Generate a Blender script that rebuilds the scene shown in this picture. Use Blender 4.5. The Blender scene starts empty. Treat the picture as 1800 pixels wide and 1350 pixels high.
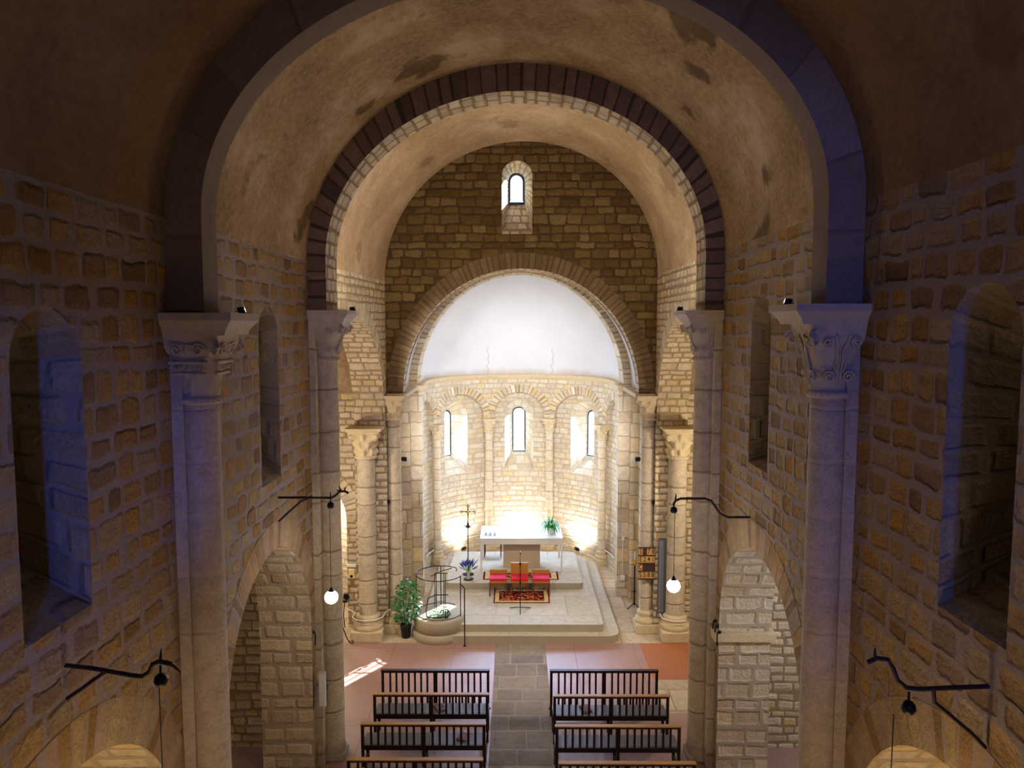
import bpy, bmesh, math, random
from math import sin, cos, pi, sqrt, atan2, tan, radians
from mathutils import Vector, Matrix
random.seed(7)
S = bpy.context.scene
COL = S.collection

# ------------------------------------------------------------------ camera
cam_d = bpy.data.cameras.new('camera'); cam = bpy.data.objects.new('camera', cam_d); COL.objects.link(cam)
cam_d.sensor_width = 36.0; cam_d.lens = 36.0*1300/1800; cam_d.clip_start = 0.05; cam_d.clip_end = 200
cam.location = (0, 0, 7.0)
cam.rotation_euler = (radians(90-4.62), 0, math.atan(4/1300.0))
S.camera = cam

# ------------------------------------------------------------------ world
W = bpy.data.worlds.new('world'); S.world = W; W.use_nodes = True
nt = W.node_tree; nt.nodes.clear()
bg = nt.nodes.new('ShaderNodeBackground'); wo = nt.nodes.new('ShaderNodeOutputWorld')
bg.inputs[0].default_value = (0.62, 0.80, 1.0, 1); bg.inputs[1].default_value = 9.0
nt.links.new(bg.outputs[0], wo.inputs[0])

# ------------------------------------------------------------------ colour management
vs = S.view_settings
S.display_settings.display_device = 'sRGB'
vs.view_transform = 'Standard'; vs.look = 'None'; vs.gamma = 1.0; vs.use_curve_mapping = False
vs.exposure = 0.0

# ------------------------------------------------------------------ lights
def aim(o, d):
    o.rotation_euler = Vector(d).to_track_quat('-Z', 'Y').to_euler()
def lamp(name, kind, loc, power, color, d=None, **kw):
    l = bpy.data.lights.new(name, kind); l.energy = power; l.color = color
    for k, v in kw.items(): setattr(l, k, v)
    o = bpy.data.objects.new(name, l); COL.objects.link(o); o.location = loc
    if d is not None: aim(o, d)
    return o
WARM = (1.0, 0.77, 0.47); WARM2 = (1.0, 0.86, 0.66); NEUT = (1.0, 0.93, 0.84); COOL = (0.97, 0.965, 1.0); BLUE = (0.05, 0.15, 1.0)
sun = lamp('sun', 'SUN', (20, 40, 20), 75.0, (0.86, 0.93, 1.0), (-5.23, -7.75, -3.65), angle=0.006)
# daylight through the west window behind the camera
lamp('west_daylight', 'SPOT', (1.5, -7.2, 6.9), 1500, BLUE, (-0.55, 13.9, -0.45), spot_size=radians(31), spot_blend=0.55, shadow_soft_size=0.28)
lamp('west_daylight', 'SPOT', (1.5, -7.2, 6.9), 2000, BLUE, (-5.15, 12.3, -1.1), spot_size=radians(13), spot_blend=0.35, shadow_soft_size=0.28)
lamp('west_fill', 'AREA', (0.2, -7.2, 5.0), 60, (0.62, 0.58, 1.0), (0, 1, -0.1), shape='DISK', size=2.2)  # added bluish fill before the west wall, which has no rose window
# three uplights on the apse floor, and floodlights on the presbytery responds
UP = [(-1.55, 22.02), (0.17, 22.55), (1.92, 22.0)]
for x, y in UP:
    lamp('apse_uplight', 'SPOT', (x, y, 0.32), 140, COOL, ((x-0.15)*0.15, (y-20.2)*0.15, 1.0), spot_size=radians(165), spot_blend=0.9, shadow_soft_size=0.12)
for sx, y, sn in ((0.15, 23.18, 0.0), (0.15-2.27, 22.55, 0.695), (0.15+2.27, 22.55, -0.695)):   # sky light entering at the three apse windows
    lamp('apse_window_daylight', 'AREA', (sx, y, 3.65), 120, (0.42, 0.60, 1.0), (sn, -sqrt(1-sn*sn), -0.25), shape='RECTANGLE', size=0.26, size_y=1.3, spread=radians(110))
for sx in (-1, 1):
    lamp('apse_flood', 'SPOT', (0.15+sx*2.30, 16.95, 4.05), 120, COOL, (-sx*0.45, 1, 0.05), spot_size=radians(110), spot_blend=0.7, shadow_soft_size=0.10)
    # floodlights standing on the capitals of the transverse arches, facing east, plus two added fills
    lamp('crossing_flood', 'SPOT', (0.03+sx*2.55, 12.02, 7.36), 210, WARM2, (-sx*0.55, 1.0, 0.45), spot_size=radians(150), spot_blend=1.0, shadow_soft_size=0.06)
    lamp('dais_fill', 'SPOT', (0.03+sx*2.50, 12.02, 7.30), 620, NEUT, (-sx*2.3, 5.0, -6.2), spot_size=radians(66), spot_blend=0.6, shadow_soft_size=0.06)  # added spot that brightens the dais, not a fixture of the church
    lamp('apse_fill', 'SPOT', (0.03+sx*2.45, 12.02, 7.32), 2150, COOL, (-sx*2.0, 5.6, -1.55), spot_size=radians(44), spot_blend=0.7, shadow_soft_size=0.06)  # added spot that evens out the light on the apse wall
    lamp('bay_flood', 'SPOT', (sx*2.55, 7.30, 7.22), 60, WARM, (-sx*0.7, 1.0, 0.45), spot_size=radians(150), spot_blend=1.0, shadow_soft_size=0.06)
    lamp('transept_lamp', 'POINT', (sx*5.0, 14.0, 3.9), 260, WARM2, shadow_soft_size=0.12)
lamp('chapel_lamp', 'POINT', (-4.9, 17.6, 2.4), 90, NEUT, shadow_soft_size=0.1)
for sx in (-1, 1): lamp('arcade_lamp', 'POINT', (sx*4.7, 4.6, 2.9), 75, (1.0, 0.66, 0.26), shadow_soft_size=0.1)
lamp('aisle_daylight_fill', 'POINT', (5.6, 9.5, 3.6), 190, (0.7, 0.8, 1.0), shadow_soft_size=0.1)  # added point light standing in for blue daylight in the right aisle
GLOBES = [(-2.44, 9.6, 3.37, 120), (2.12, 9.6, 3.53, 120), (-2.47, 4.95, 3.1, 130), (2.50, 4.69, 3.1, 150)]
for gx, gy, gz, gp in GLOBES:
    lamp('pendant_light', 'POINT', (gx, gy, gz), gp, (1.0, 0.68, 0.30) if gy < 8 else (1.0, 0.86, 0.66), shadow_soft_size=0.1)

# ================================================================== materials
class NG:
    """small helper around a node tree"""
    def __init__(s, name):
        s.m = bpy.data.materials.new(name); s.m.use_nodes = True
        s.t = s.m.node_tree; s.t.nodes.clear(); s.L = s.t.links
        s.out = s.n('ShaderNodeOutputMaterial'); s.b = s.n('ShaderNodeBsdfPrincipled')
        s.L.new(s.b.outputs[0], s.out.inputs[0])
    def n(s, k, **kw):
        x = s.t.nodes.new(k)
        for a, v in kw.items(): setattr(x, a, v)
        return x
    def put(s, sock, v):
        if hasattr(v, 'is_output') or isinstance(v, bpy.types.NodeSocket): s.L.new(v, sock)
        elif isinstance(v, (tuple, list)) and len(v) == 3 and sock.type == 'RGBA': sock.default_value = (*v, 1)
        else: sock.default_value = v
    def math(s, op, a, b=None, c=None, clamp=False):
        x = s.n('ShaderNodeMath', operation=op, use_clamp=clamp); s.put(x.inputs[0], a)
        if b is not None: s.put(x.inputs[1], b)
        if c is not None: s.put(x.inputs[2], c)
        return x.outputs[0]
    def comb(s, x, y, z=0.0):
        q = s.n('ShaderNodeCombineXYZ'); s.put(q.inputs[0], x); s.put(q.inputs[1], y); s.put(q.inputs[2], z); return q.outputs[0]
    def noise(s, vec, scale, detail=3, rough=0.55, out='Fac'):
        q = s.n('ShaderNodeTexNoise'); s.put(q.inputs['Vector'], vec); q.inputs['Scale'].default_value = scale
        q.inputs['Detail'].default_value = detail; q.inputs['Roughness'].default_value = rough; return q.outputs[out]
    def white(s, vec, out='Value'):
        q = s.n('ShaderNodeTexWhiteNoise', noise_dimensions='3D'); s.put(q.inputs['Vector'], vec); return q.outputs[out]
    def mix(s, f, a, b, blend='MIX'):
        q = s.n('ShaderNodeMix', data_type='RGBA', blend_type=blend); s.put(q.inputs[0], f); s.put(q.inputs[6], a); s.put(q.inputs[7], b); return q.outputs[2]
    def ramp(s, f, stops, const=False):
        q = s.n('ShaderNodeValToRGB'); s.put(q.inputs[0], f); e = q.color_ramp.elements
        if const: q.color_ramp.interpolation = 'CONSTANT'
        while len(e) < len(stops): e.new(0.5)
        for k, (p, c) in enumerate(stops): e[k].position = p; e[k].color = (*c, 1)
        return q.outputs[0]
    def smooth(s, v, a, b):
        q = s.n('ShaderNodeMapRange', interpolation_type='SMOOTHSTEP'); s.put(q.inputs[0], v)
        q.inputs[1].default_value = a; q.inputs[2].default_value = b; return q.outputs[0]
    def bump(s, h, dist, strength=1.0):
        q = s.n('ShaderNodeBump'); s.put(q.inputs['Height'], h); q.inputs['Distance'].default_value = dist; q.inputs['Strength'].default_value = strength
        s.L.new(q.outputs[0], s.b.inputs['Normal'])
    def base(s, c, rough=0.8, metal=0.0, spec=0.3):
        s.put(s.b.inputs['Base Color'], c); s.put(s.b.inputs['Roughness'], rough); s.b.inputs['Metallic'].default_value = metal
        s.b.inputs['Specular IOR Level'].default_value = spec
    def uv(s):
        t = s.n('ShaderNodeTexCoord'); q = s.n('ShaderNodeSeparateXYZ'); s.L.new(t.outputs['UV'], q.inputs[0]); return t.outputs['UV'], q.outputs[0], q.outputs[1]
    def obj(s):
        return s.n('ShaderNodeTexCoord').outputs['Object']

def masonry(name, stones, mortar, bw=0.34, rh=0.21, mw=0.012, rnd=0.05, dist=0.03, bump=0.03, rough_amt=0.5, varh=0.5, inset=0.018):
    g = NG(name); uvv, u, v = g.uv()
    nz = g.noise(uvv, 3.0, 2, out='Color'); q = g.n('ShaderNodeSeparateXYZ'); g.L.new(nz, q.inputs[0])
    nz2 = g.noise(uvv, 17.0, 2, out='Color'); q2 = g.n('ShaderNodeSeparateXYZ'); g.L.new(nz2, q2.inputs[0])
    def dd(base, a, b):
        t = g.math('MULTIPLY_ADD', g.math('SUBTRACT', a, 0.5), dist*2.2, base)
        return g.math('MULTIPLY_ADD', g.math('SUBTRACT', b, 0.5), dist*0.7, t)
    u1 = dd(u, q.outputs[0], q2.outputs[0]); v1 = dd(v, q.outputs[1], q2.outputs[1])
    vr = g.math('DIVIDE', v1, rh)
    if varh: vr = g.math('ADD', vr, g.math('MULTIPLY', g.noise(g.comb(0.0, vr, 3.3), 0.55, 1), varh*2.2))
    row = g.math('FLOOR', vr); fv = g.math('FRACT', vr)
    rr = g.white(g.comb(row, 3.7, 1.1))
    ur = g.math('ADD', g.math('MULTIPLY', g.math('DIVIDE', u1, bw), g.math('MULTIPLY_ADD', rr, 0.55, 0.75)), g.math('MULTIPLY', rr, 17.3))
    ur = g.math('ADD', ur, g.math('MULTIPLY', g.noise(g.comb(ur, g.math('MULTIPLY', row, 7.1), 0.0), 0.9, 1), 1.1))
    colm = g.math('FLOOR', ur); fu = g.math('FRACT', ur)
    idv = g.comb(colm, row, 0.5); r1 = g.white(idv); r2 = g.white(g.comb(row, colm, 9.5)); r3 = g.white(g.comb(colm, row, 4.2))
    du = g.math('MULTIPLY', g.math('SUBTRACT', 0.5, g.math('ABSOLUTE', g.math('SUBTRACT', fu, 0.5))), bw)
    dv = g.math('MULTIPLY', g.math('SUBTRACT', 0.5, g.math('ABSOLUTE', g.math('SUBTRACT', fv, 0.5))), rh)
    a = g.math('MAXIMUM', g.math('SUBTRACT', rnd, du), 0.0); b = g.math('MAXIMUM', g.math('SUBTRACT', rnd, dv), 0.0)
    ln = g.math('SQRT', g.math('ADD', g.math('MULTIPLY', a, a), g.math('MULTIPLY', b, b)))
    d = g.math('SUBTRACT', g.math('SUBTRACT', rnd, ln), g.math('MULTIPLY_ADD', r2, inset, mw*0.5))
    mask = g.smooth(d, 0.0, 0.014)
    col = g.ramp(r1, stones, const=False)
    fine = g.noise(uvv, 28.0, 5, 0.7); med = g.noise(uvv, 7.0, 3, 0.6)
    shade = g.math('MULTIPLY_ADD', fine, 0.75, g.math('MULTIPLY_ADD', med, 0.7, 0.28))
    sh = g.n('ShaderNodeCombineColor'); [g.L.new(shade, sh.inputs[k]) for k in range(3)]
    col = g.mix(1.0, col, sh.outputs[0], 'MULTIPLY')
    mcol = g.mix(g.noise(uvv, 9.0, 4, 0.7), tuple(c*0.72 for c in mortar), mortar)
    big = g.noise(uvv, 0.7, 3, 0.6)
    colr = g.mix(mask, mcol, col)
    colr = g.mix(g.smooth(big, 0.40, 0.72), colr, g.mix(0.42, colr, mortar))
    g.base(colr, 0.88, spec=0.15)
    body = g.smooth(d, 0.0, 0.045)
    h = g.math('MULTIPLY', body, g.math('MULTIPLY_ADD', r3, 0.6, 0.55))
    h = g.math('ADD', h, g.math('MULTIPLY', g.math('SUBTRACT', fine, 0.5), rough_amt))
    h = g.math('ADD', h, g.math('MULTIPLY', g.math('SUBTRACT', med, 0.5), g.math('MULTIPLY', mask, rough_amt*1.4)))
    g.bump(h, bump)
    return g.m

def c3(h):
    f = lambda x: (x/12.92 if x <= 0.04045 else ((x+0.055)/1.055)**2.4)
    return tuple(f(int(h[i:i+2], 16)/255) for i in (0, 2, 4))
OCH = [(0.0, c3('7a5f3a')), (0.18, c3('957444')), (0.36, c3('a9803c')), (0.5, c3('9c8868')), (0.65, c3('a0804e')), (0.8, c3('a9956f')), (0.93, c3('ae8746')), (1.0, c3('8d7350'))]
CRM = [(0.0, c3('b5a286')), (0.25, c3('c8b89c')), (0.5, c3('c1b5a0')), (0.75, c3('d0c2a8')), (0.95, c3('cbb283')), (1.0, c3('d8cdb6'))]
APS = [(0.0, c3('b8a88f')), (0.25, c3('c8baa1')), (0.5, c3('c4baa8')), (0.75, c3('cec3ae')), (0.96, c3('c8b184')), (1.0, c3('d4ccba'))]
BRN = [(0.0, c3('57421f')), (0.3, c3('69522a')), (0.6, c3('725b31')), (0.88, c3('7f6a42')), (1.0, c3('604c28'))]
M = {}
M['nave'] = masonry('nave_masonry', OCH, c3('a59590'), 0.31, 0.225, 0.010, 0.06, 0.05, 0.045, 0.8, inset=0.028)
M['reveal'] = masonry('window_reveal_stone', [(0, c3('8a7a64')), (0.5, c3('9c8d78')), (1, c3('8c7d6a'))], c3('9c9086'), 0.40, 0.26, 0.008, 0.05, 0.03, 0.03, 0.6, inset=0.02)
M['pilash'] = masonry('pilaster_ashlar', CRM, c3('a8967a'), 0.60, 0.36, 0.004, 0.03, 0.02, 0.02, 0.4, inset=0.012)
M['navelow'] = masonry('arcade_masonry', CRM, c3('b5a592'), 0.38, 0.235, 0.010, 0.05, 0.03, 0.030, 0.6, inset=0.02)
M['cross'] = masonry('crossing_masonry', CRM, c3('9c8563'), 0.30, 0.15, 0.006, 0.04, 0.024, 0.030, 0.5, inset=0.016)
M['east'] = masonry('gable_masonry', BRN, c3('503f26'), 0.33, 0.19, 0.003, 0.05, 0.045, 0.028, 0.7, inset=0.014)
M['apse'] = masonry('apse_masonry', APS, c3('bdac90'), 0.29, 0.155, 0.003, 0.045, 0.030, 0.015, 0.5, inset=0.014)
M['apseash'] = masonry('apse_ashlar', APS, c3('c0b196'), 0.42, 0.27, 0.004, 0.03, 0.014, 0.014, 0.3)
M['vous'] = masonry('voussoir_stone', CRM, c3('9c8866'), 0.14, 5.0, 0.005, 0.03, 0.012, 0.020, 0.5, varh=0, inset=0.01)
M['vouse'] = masonry('gable_voussoir_stone', [(0, c3('6d5a3e')), (0.5, c3('796446')), (1, c3('665338'))], c3('5f4c32'), 0.14, 5.0, 0.005, 0.03, 0.012, 0.020, 0.5, varh=0, inset=0.01)
M['vousn'] = masonry('nave_voussoir_stone', OCH, c3('a49086'), 0.17, 5.0, 0.010, 0.03, 0.03, 0.03, 0.7, varh=0, inset=0.02)
M['vousd'] = masonry('dark_voussoir_stone', [(0, c3('6c5846')), (0.5, c3('7c6652')), (1, c3('604d3e'))], c3('473a2f'), 0.22, 5.0, 0.008, 0.03, 0.014, 0.03, 0.4, varh=0)
M['softing'] = masonry('arch_soffit_stone', CRM, c3('8f7a58'), 0.30, 0.19, 0.006, 0.045, 0.024, 0.03, 0.5, inset=0.018)
M['shaft'] = masonry('column_stone', [(0, c3('a89a84')), (0.4, c3('b8aa92')), (0.7, c3('c3b498')), (1, c3('a59478'))], c3('93826c'), 60.0, 0.58, 0.003, 0.03, 0.03, 0.018, 0.6, varh=0.7, inset=0.012)
M['shaftn'] = masonry('near_column_stone', [(0, c3('a3958a')), (0.5, c3('b0a294')), (1, c3('a09080'))], c3('bcaca0'), 60.0, 0.50, 0.004, 0.03, 0.03, 0.018, 0.7, varh=0.6, inset=0.012)
M['shaftsm'] = masonry('apse_column_stone', CRM, c3('b39e7a'), 60.0, 0.30, 0.003, 0.02, 0.014, 0.012, 0.4, varh=0.6, inset=0.008)

def plain(name, col, rough=0.6, metal=0.0, spec=0.4, bump=0.0, bscale=40, var=0.0, vscale=3, emis=None):
    g = NG(name); ob = g.obj(); c = col
    if var:
        f = g.noise(ob, vscale, 5, 0.65)
        c = g.mix(f, tuple(x*(1-var) for x in col), tuple(min(1, x*(1+var)) for x in col))
    g.base(c, rough, metal, spec)
    if bump: g.bump(g.noise(ob, bscale, 4, 0.6), bump)
    if emis: g.b.inputs['Emission Color'].default_value = (*emis[0], 1); g.b.inputs['Emission Strength'].default_value = emis[1]
    return g.m

def plaster(name, cols, stain, blot=0.0):
    g = NG(name); uvv, u, v = g.uv()
    big = g.noise(uvv, 0.8, 7, 0.72); fine = g.noise(uvv, 12, 5, 0.7)
    c = g.ramp(big, [(0.36, cols[0]), (0.5, cols[1]), (0.64, cols[2])])
    c = g.mix(g.math('MULTIPLY', g.smooth(fine, 0.35, 0.7), 0.35), c, tuple(x*1.25 for x in cols[2]))
    if blot:
        b = g.noise(g.comb(u, v, 5.0), 0.8, 4, 0.5)
        c = g.mix(g.math('MULTIPLY', g.smooth(b, 0.60, 0.66), blot), c, stain)
    g.base(c, 0.92, spec=0.1)
    g.bump(g.math('ADD', g.math('MULTIPLY', fine, 0.35), g.noise(uvv, 3.0, 3, 0.6)), 0.02)
    return g.m
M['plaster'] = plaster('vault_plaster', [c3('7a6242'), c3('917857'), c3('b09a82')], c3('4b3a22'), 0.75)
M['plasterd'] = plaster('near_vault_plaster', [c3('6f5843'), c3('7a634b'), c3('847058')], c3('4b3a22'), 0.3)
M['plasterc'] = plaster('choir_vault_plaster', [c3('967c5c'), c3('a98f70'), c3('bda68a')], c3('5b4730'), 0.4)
M['archgrey'] = masonry('arch_ashlar', [(0, c3('8e7c69')), (0.5, c3('9b8975')), (1, c3('887662'))], c3('81705f'), 0.75, 5.0, 0.006, 0.02, 0.012, 0.008, 0.4, varh=0)

def dome_mat():
    g = NG('dome_plaster'); uvv, u, v = g.uv()
    big = g.noise(uvv, 1.2, 4, 0.6)
    c = g.mix(big, c3('c4c5c8'), c3('d3d4d6'))
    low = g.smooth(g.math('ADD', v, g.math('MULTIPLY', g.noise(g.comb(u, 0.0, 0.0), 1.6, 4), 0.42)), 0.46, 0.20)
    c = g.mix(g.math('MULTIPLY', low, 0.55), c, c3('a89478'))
    # two hair cracks that run up the plaster
    wob = g.math('MULTIPLY', g.math('SUBTRACT', g.noise(g.comb(v, 0.0, 2.0), 6.0, 4), 0.5), 0.35)
    for cu, h in ((-0.95, 0.95), (1.02, 0.9)):
        dd = g.math('ABSOLUTE', g.math('SUBTRACT', g.math('ADD', u, wob), cu))
        k = g.math('MULTIPLY', g.math('SUBTRACT', 1.0, g.smooth(dd, 0.004, 0.016)), g.math('SUBTRACT', 1.0, g.smooth(v, h*0.8, h)))
        c = g.mix(g.math('MULTIPLY', k, 0.6), c, c3('8a7c66'))
    g.base(c, 0.9, spec=0.1); g.bump(g.noise(uvv, 5, 5, 0.6), 0.012); return g.m
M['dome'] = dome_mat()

def carved(name, col):
    g = NG(name); ob = g.obj()
    f = g.noise(ob, 9, 5, 0.7); c = g.mix(f, tuple(x*0.72 for x in col), tuple(min(1, x*1.2) for x in col))
    g.base(c, 0.85, spec=0.2)
    w = g.noise(ob, 26, 3, 0.5); g.bump(w, 0.012); return g.m
M['carved'] = carved('carved_stone', c3('b3a692')); M['carvedl'] = carved('carved_pale_stone', c3('c8b592'))

def floor_mat():
    g = NG('terracotta_screed'); uvv, u, v = g.uv()
    big = g.noise(uvv, 0.9, 4, 0.6); fine = g.noise(uvv, 18, 4, 0.65)
    c = g.ramp(big, [(0.3, c3('966e60')), (0.55, c3('9d7d73')), (0.75, c3('96705c'))])
    c = g.mix(g.math('MULTIPLY', fine, 0.25), c, c3('a27462'))
    def joint(x, s):
        f = g.math('ABSOLUTE', g.math('SUBTRACT', g.math('FRACT', g.math('DIVIDE', x, s)), 0.5))
        return g.smooth(f, 0.4935, 0.498)
    j = g.math('MAXIMUM', joint(u, 1.3), joint(v, 1.55))
    c = g.mix(g.math('MULTIPLY', j, 0.6), c, c3('6f4c3e'))
    g.base(c, g.math('MULTIPLY_ADD', fine, 0.25, 0.30), spec=0.5); g.bump(g.math('SUBTRACT', fine, j), 0.004); return g.m
M['terra'] = floor_mat()
M['orange'] = plain('orange_screed', c3('a0623c'), 0.5, var=0.12, vscale=1.5, bump=0.003)
M['paving'] = masonry('aisle_flagstones', [(0, c3('776b60')), (0.5, c3('8d8072')), (1, c3('817465'))], c3('a29688'), 0.62, 0.50, 0.008, 0.05, 0.03, 0.010, 0.5, inset=0.014)
M['slab'] = masonry('pale_floor_slabs', [(0, c3('b4a084')), (0.5, c3('c2ae92')), (1, c3('ab987c'))], c3('9c8a70'), 1.2, 0.7, 0.008, 0.02, 0.01, 0.006, 0.3, inset=0.004)
M['dais'] = masonry('dais_limestone', [(0, c3('bdb4a2')), (0.5, c3('c6bda9')), (1, c3('b8ae98'))], c3('b0a590'), 1.9, 1.3, 0.006, 0.015, 0.004, 0.003, 0.3, inset=0.002)
M['daisr'] = plain('riser_limestone', c3('a89c84'), 0.8, var=0.15, vscale=2.5, bump=0.004)
M['altarpale'] = plain('pale_altar_stone', c3('d4cec2'), 0.7, var=0.06, vscale=4)
M['altarstone'] = plain('altar_sandstone', c3('b8a488'), 0.75, var=0.1, vscale=4, bump=0.003)
M['white'] = plain('white_linen', c3('f2f0ec'), 0.85, spec=0.1, bump=0.004, bscale=6)
M['iron'] = plain('wrought_iron', c3('1c1a1b'), 0.5, 0.6, bump=0.003, bscale=30)
M['rust'] = plain('aged_iron', c3('3a2c26'), 0.6, 0.4, bump=0.004, bscale=30, var=0.3, vscale=15)
M['bench'] = plain('dark_stained_wood', c3('24130f'), 0.38, var=0.25, vscale=8)
M['benchtop'] = plain('worn_varnished_wood', c3('a87c48'), 0.35, var=0.2, vscale=9)
M['pad'] = plain('grey_seat_wood', c3('54545c'), 0.32, var=0.1)
M['oak'] = plain('varnished_oak', c3('a8742a'), 0.4, var=0.15, vscale=10)
M['oakd'] = plain('dark_oak', c3('6d4417'), 0.4, var=0.15, vscale=10)
M['red'] = plain('red_velvet', c3('c8102a'), 0.85, bump=0.004, bscale=30)
M['magenta'] = plain('crimson_velvet', c3('c3123c'), 0.85, bump=0.004, bscale=30)
M['black'] = plain('black_metal', c3('141416'), 0.45, 0.3)
M['bronze'] = plain('dark_bronze', c3('2c2622'), 0.5, 0.3)
M['brass'] = plain('brass', c3('c9a050'), 0.3, 1.0)
M['grille'] = plain('grey_speaker_grille', c3('70757f'), 0.5, 0.3)
M['spkbody'] = plain('dark_grey_speaker_body', c3('5a5a60'), 0.5)
M['spkwhite'] = plain('white_speaker_body', c3('b9bab6'), 0.5)
M['boardbrown'] = plain('dark_brown_board', c3('3a2518'), 0.6)
M['card'] = plain('tan_card', c3('b88e4e'), 0.7)
M['ink'] = plain('black_lettering', c3('15100c'), 0.8)
M['plastic'] = plain('white_plastic', c3('dcdad2'), 0.5)
M['cream'] = plain('cream_plastic', c3('d8c48c'), 0.5)
M['redglass'] = plain('red_candle_glass', c3('c00a10'), 0.15, spec=0.6, emis=((0.8, 0.01, 0.01), 0.6))
M['potblack'] = plain('black_plastic_pot', c3('18181c'), 0.4)
M['soil'] = plain('potting_soil', c3('2f2118'), 0.95)
M['potwhite'] = plain('white_ceramic', c3('e8e8e8'), 0.3)
M['leaf'] = plain('glossy_green_leaf', c3('2f7a36'), 0.35, var=0.5, vscale=14, spec=0.6)
M['leafl'] = plain('bright_green_leaf', c3('3f9a3e'), 0.4, var=0.45, vscale=20, spec=0.5)
M['lav'] = plain('blue_flower_spike', c3('3b4a9a'), 0.8, var=0.4, vscale=30)
M['stem'] = plain('woody_stem', c3('5e4a2c'), 0.8)
M['stone_grey'] = plain('blue_grey_window_frame', c3('2a3442'), 0.5)
M['shutter'] = plain('dark_window_pane', c3('0e0d10'), 0.35, spec=0.4)
M['globe'] = plain('lit_globe_glass', (1, 1, 1), 0.3, emis=((1.0, 0.90, 0.74), 26.0))
M['lens'] = plain('lit_lamp_lens', (1, 1, 1), 0.3, emis=((1.0, 0.95, 0.88), 60.0))
def glassm():
    g = NG('clear_window_glass'); tr = g.n('ShaderNodeBsdfTransparent'); gl = g.n('ShaderNodeBsdfGlossy'); gl.inputs['Roughness'].default_value = 0.05
    mx = g.n('ShaderNodeMixShader'); mx.inputs[0].default_value = 0.06
    g.L.new(tr.outputs[0], mx.inputs[1]); g.L.new(gl.outputs[0], mx.inputs[2]); g.L.new(mx.outputs[0], g.out.inputs[0]); return g.m
M['glass'] = glassm()
def rugm():
    g = NG('patterned_rug_wool'); uvv, u, v = g.uv()   # uv in 0..1 across, second uv scaled in metres via object coords
    ob = g.obj()
    du = g.math('SUBTRACT', 0.5, g.math('ABSOLUTE', g.math('SUBTRACT', u, 0.5))); dv = g.math('SUBTRACT', 0.5, g.math('ABSOLUTE', g.math('SUBTRACT', v, 0.5)))
    du = g.math('MULTIPLY', du, 1.45); e = g.math('MINIMUM', du, dv)
    vo = g.n('ShaderNodeTexVoronoi'); g.put(vo.inputs['Vector'], ob); vo.inputs['Scale'].default_value = 13
    nz = g.noise(ob, 11, 2, 0.5)
    field = g.ramp(g.math('ADD', g.math('MULTIPLY', vo.outputs['Distance'], 0.9), g.math('MULTIPLY', nz, 0.35)), [(0.0, c3('e0c48a')), (0.46, c3('c99c5c')), (0.54, c3('a03020')), (0.78, c3('6e1612')), (0.92, c3('3a2430'))])
    vo2 = g.n('ShaderNodeTexVoronoi'); g.put(vo2.inputs['Vector'], ob); vo2.inputs['Scale'].default_value = 22
    bord = g.ramp(vo2.outputs['Distance'], [(0.0, c3('8a2018')), (0.3, c3('c9a76a')), (0.55, c3('e0c990'))])
    c = g.mix(g.math('GREATER_THAN', e, 0.15), bord, field)
    c = g.mix(g.math('GREATER_THAN', e, 0.035), c3('6a1016'), c)
    ring = g.math('MULTIPLY', g.math('GREATER_THAN', e, 0.14), g.math('LESS_THAN', e, 0.165)); c = g.mix(ring, c, c3('5c1216'))
    g.base(c, 0.95, spec=0.05); g.bump(g.noise(ob, 120, 2), 0.004); return g.m
M['rug'] = rugm()

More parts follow.
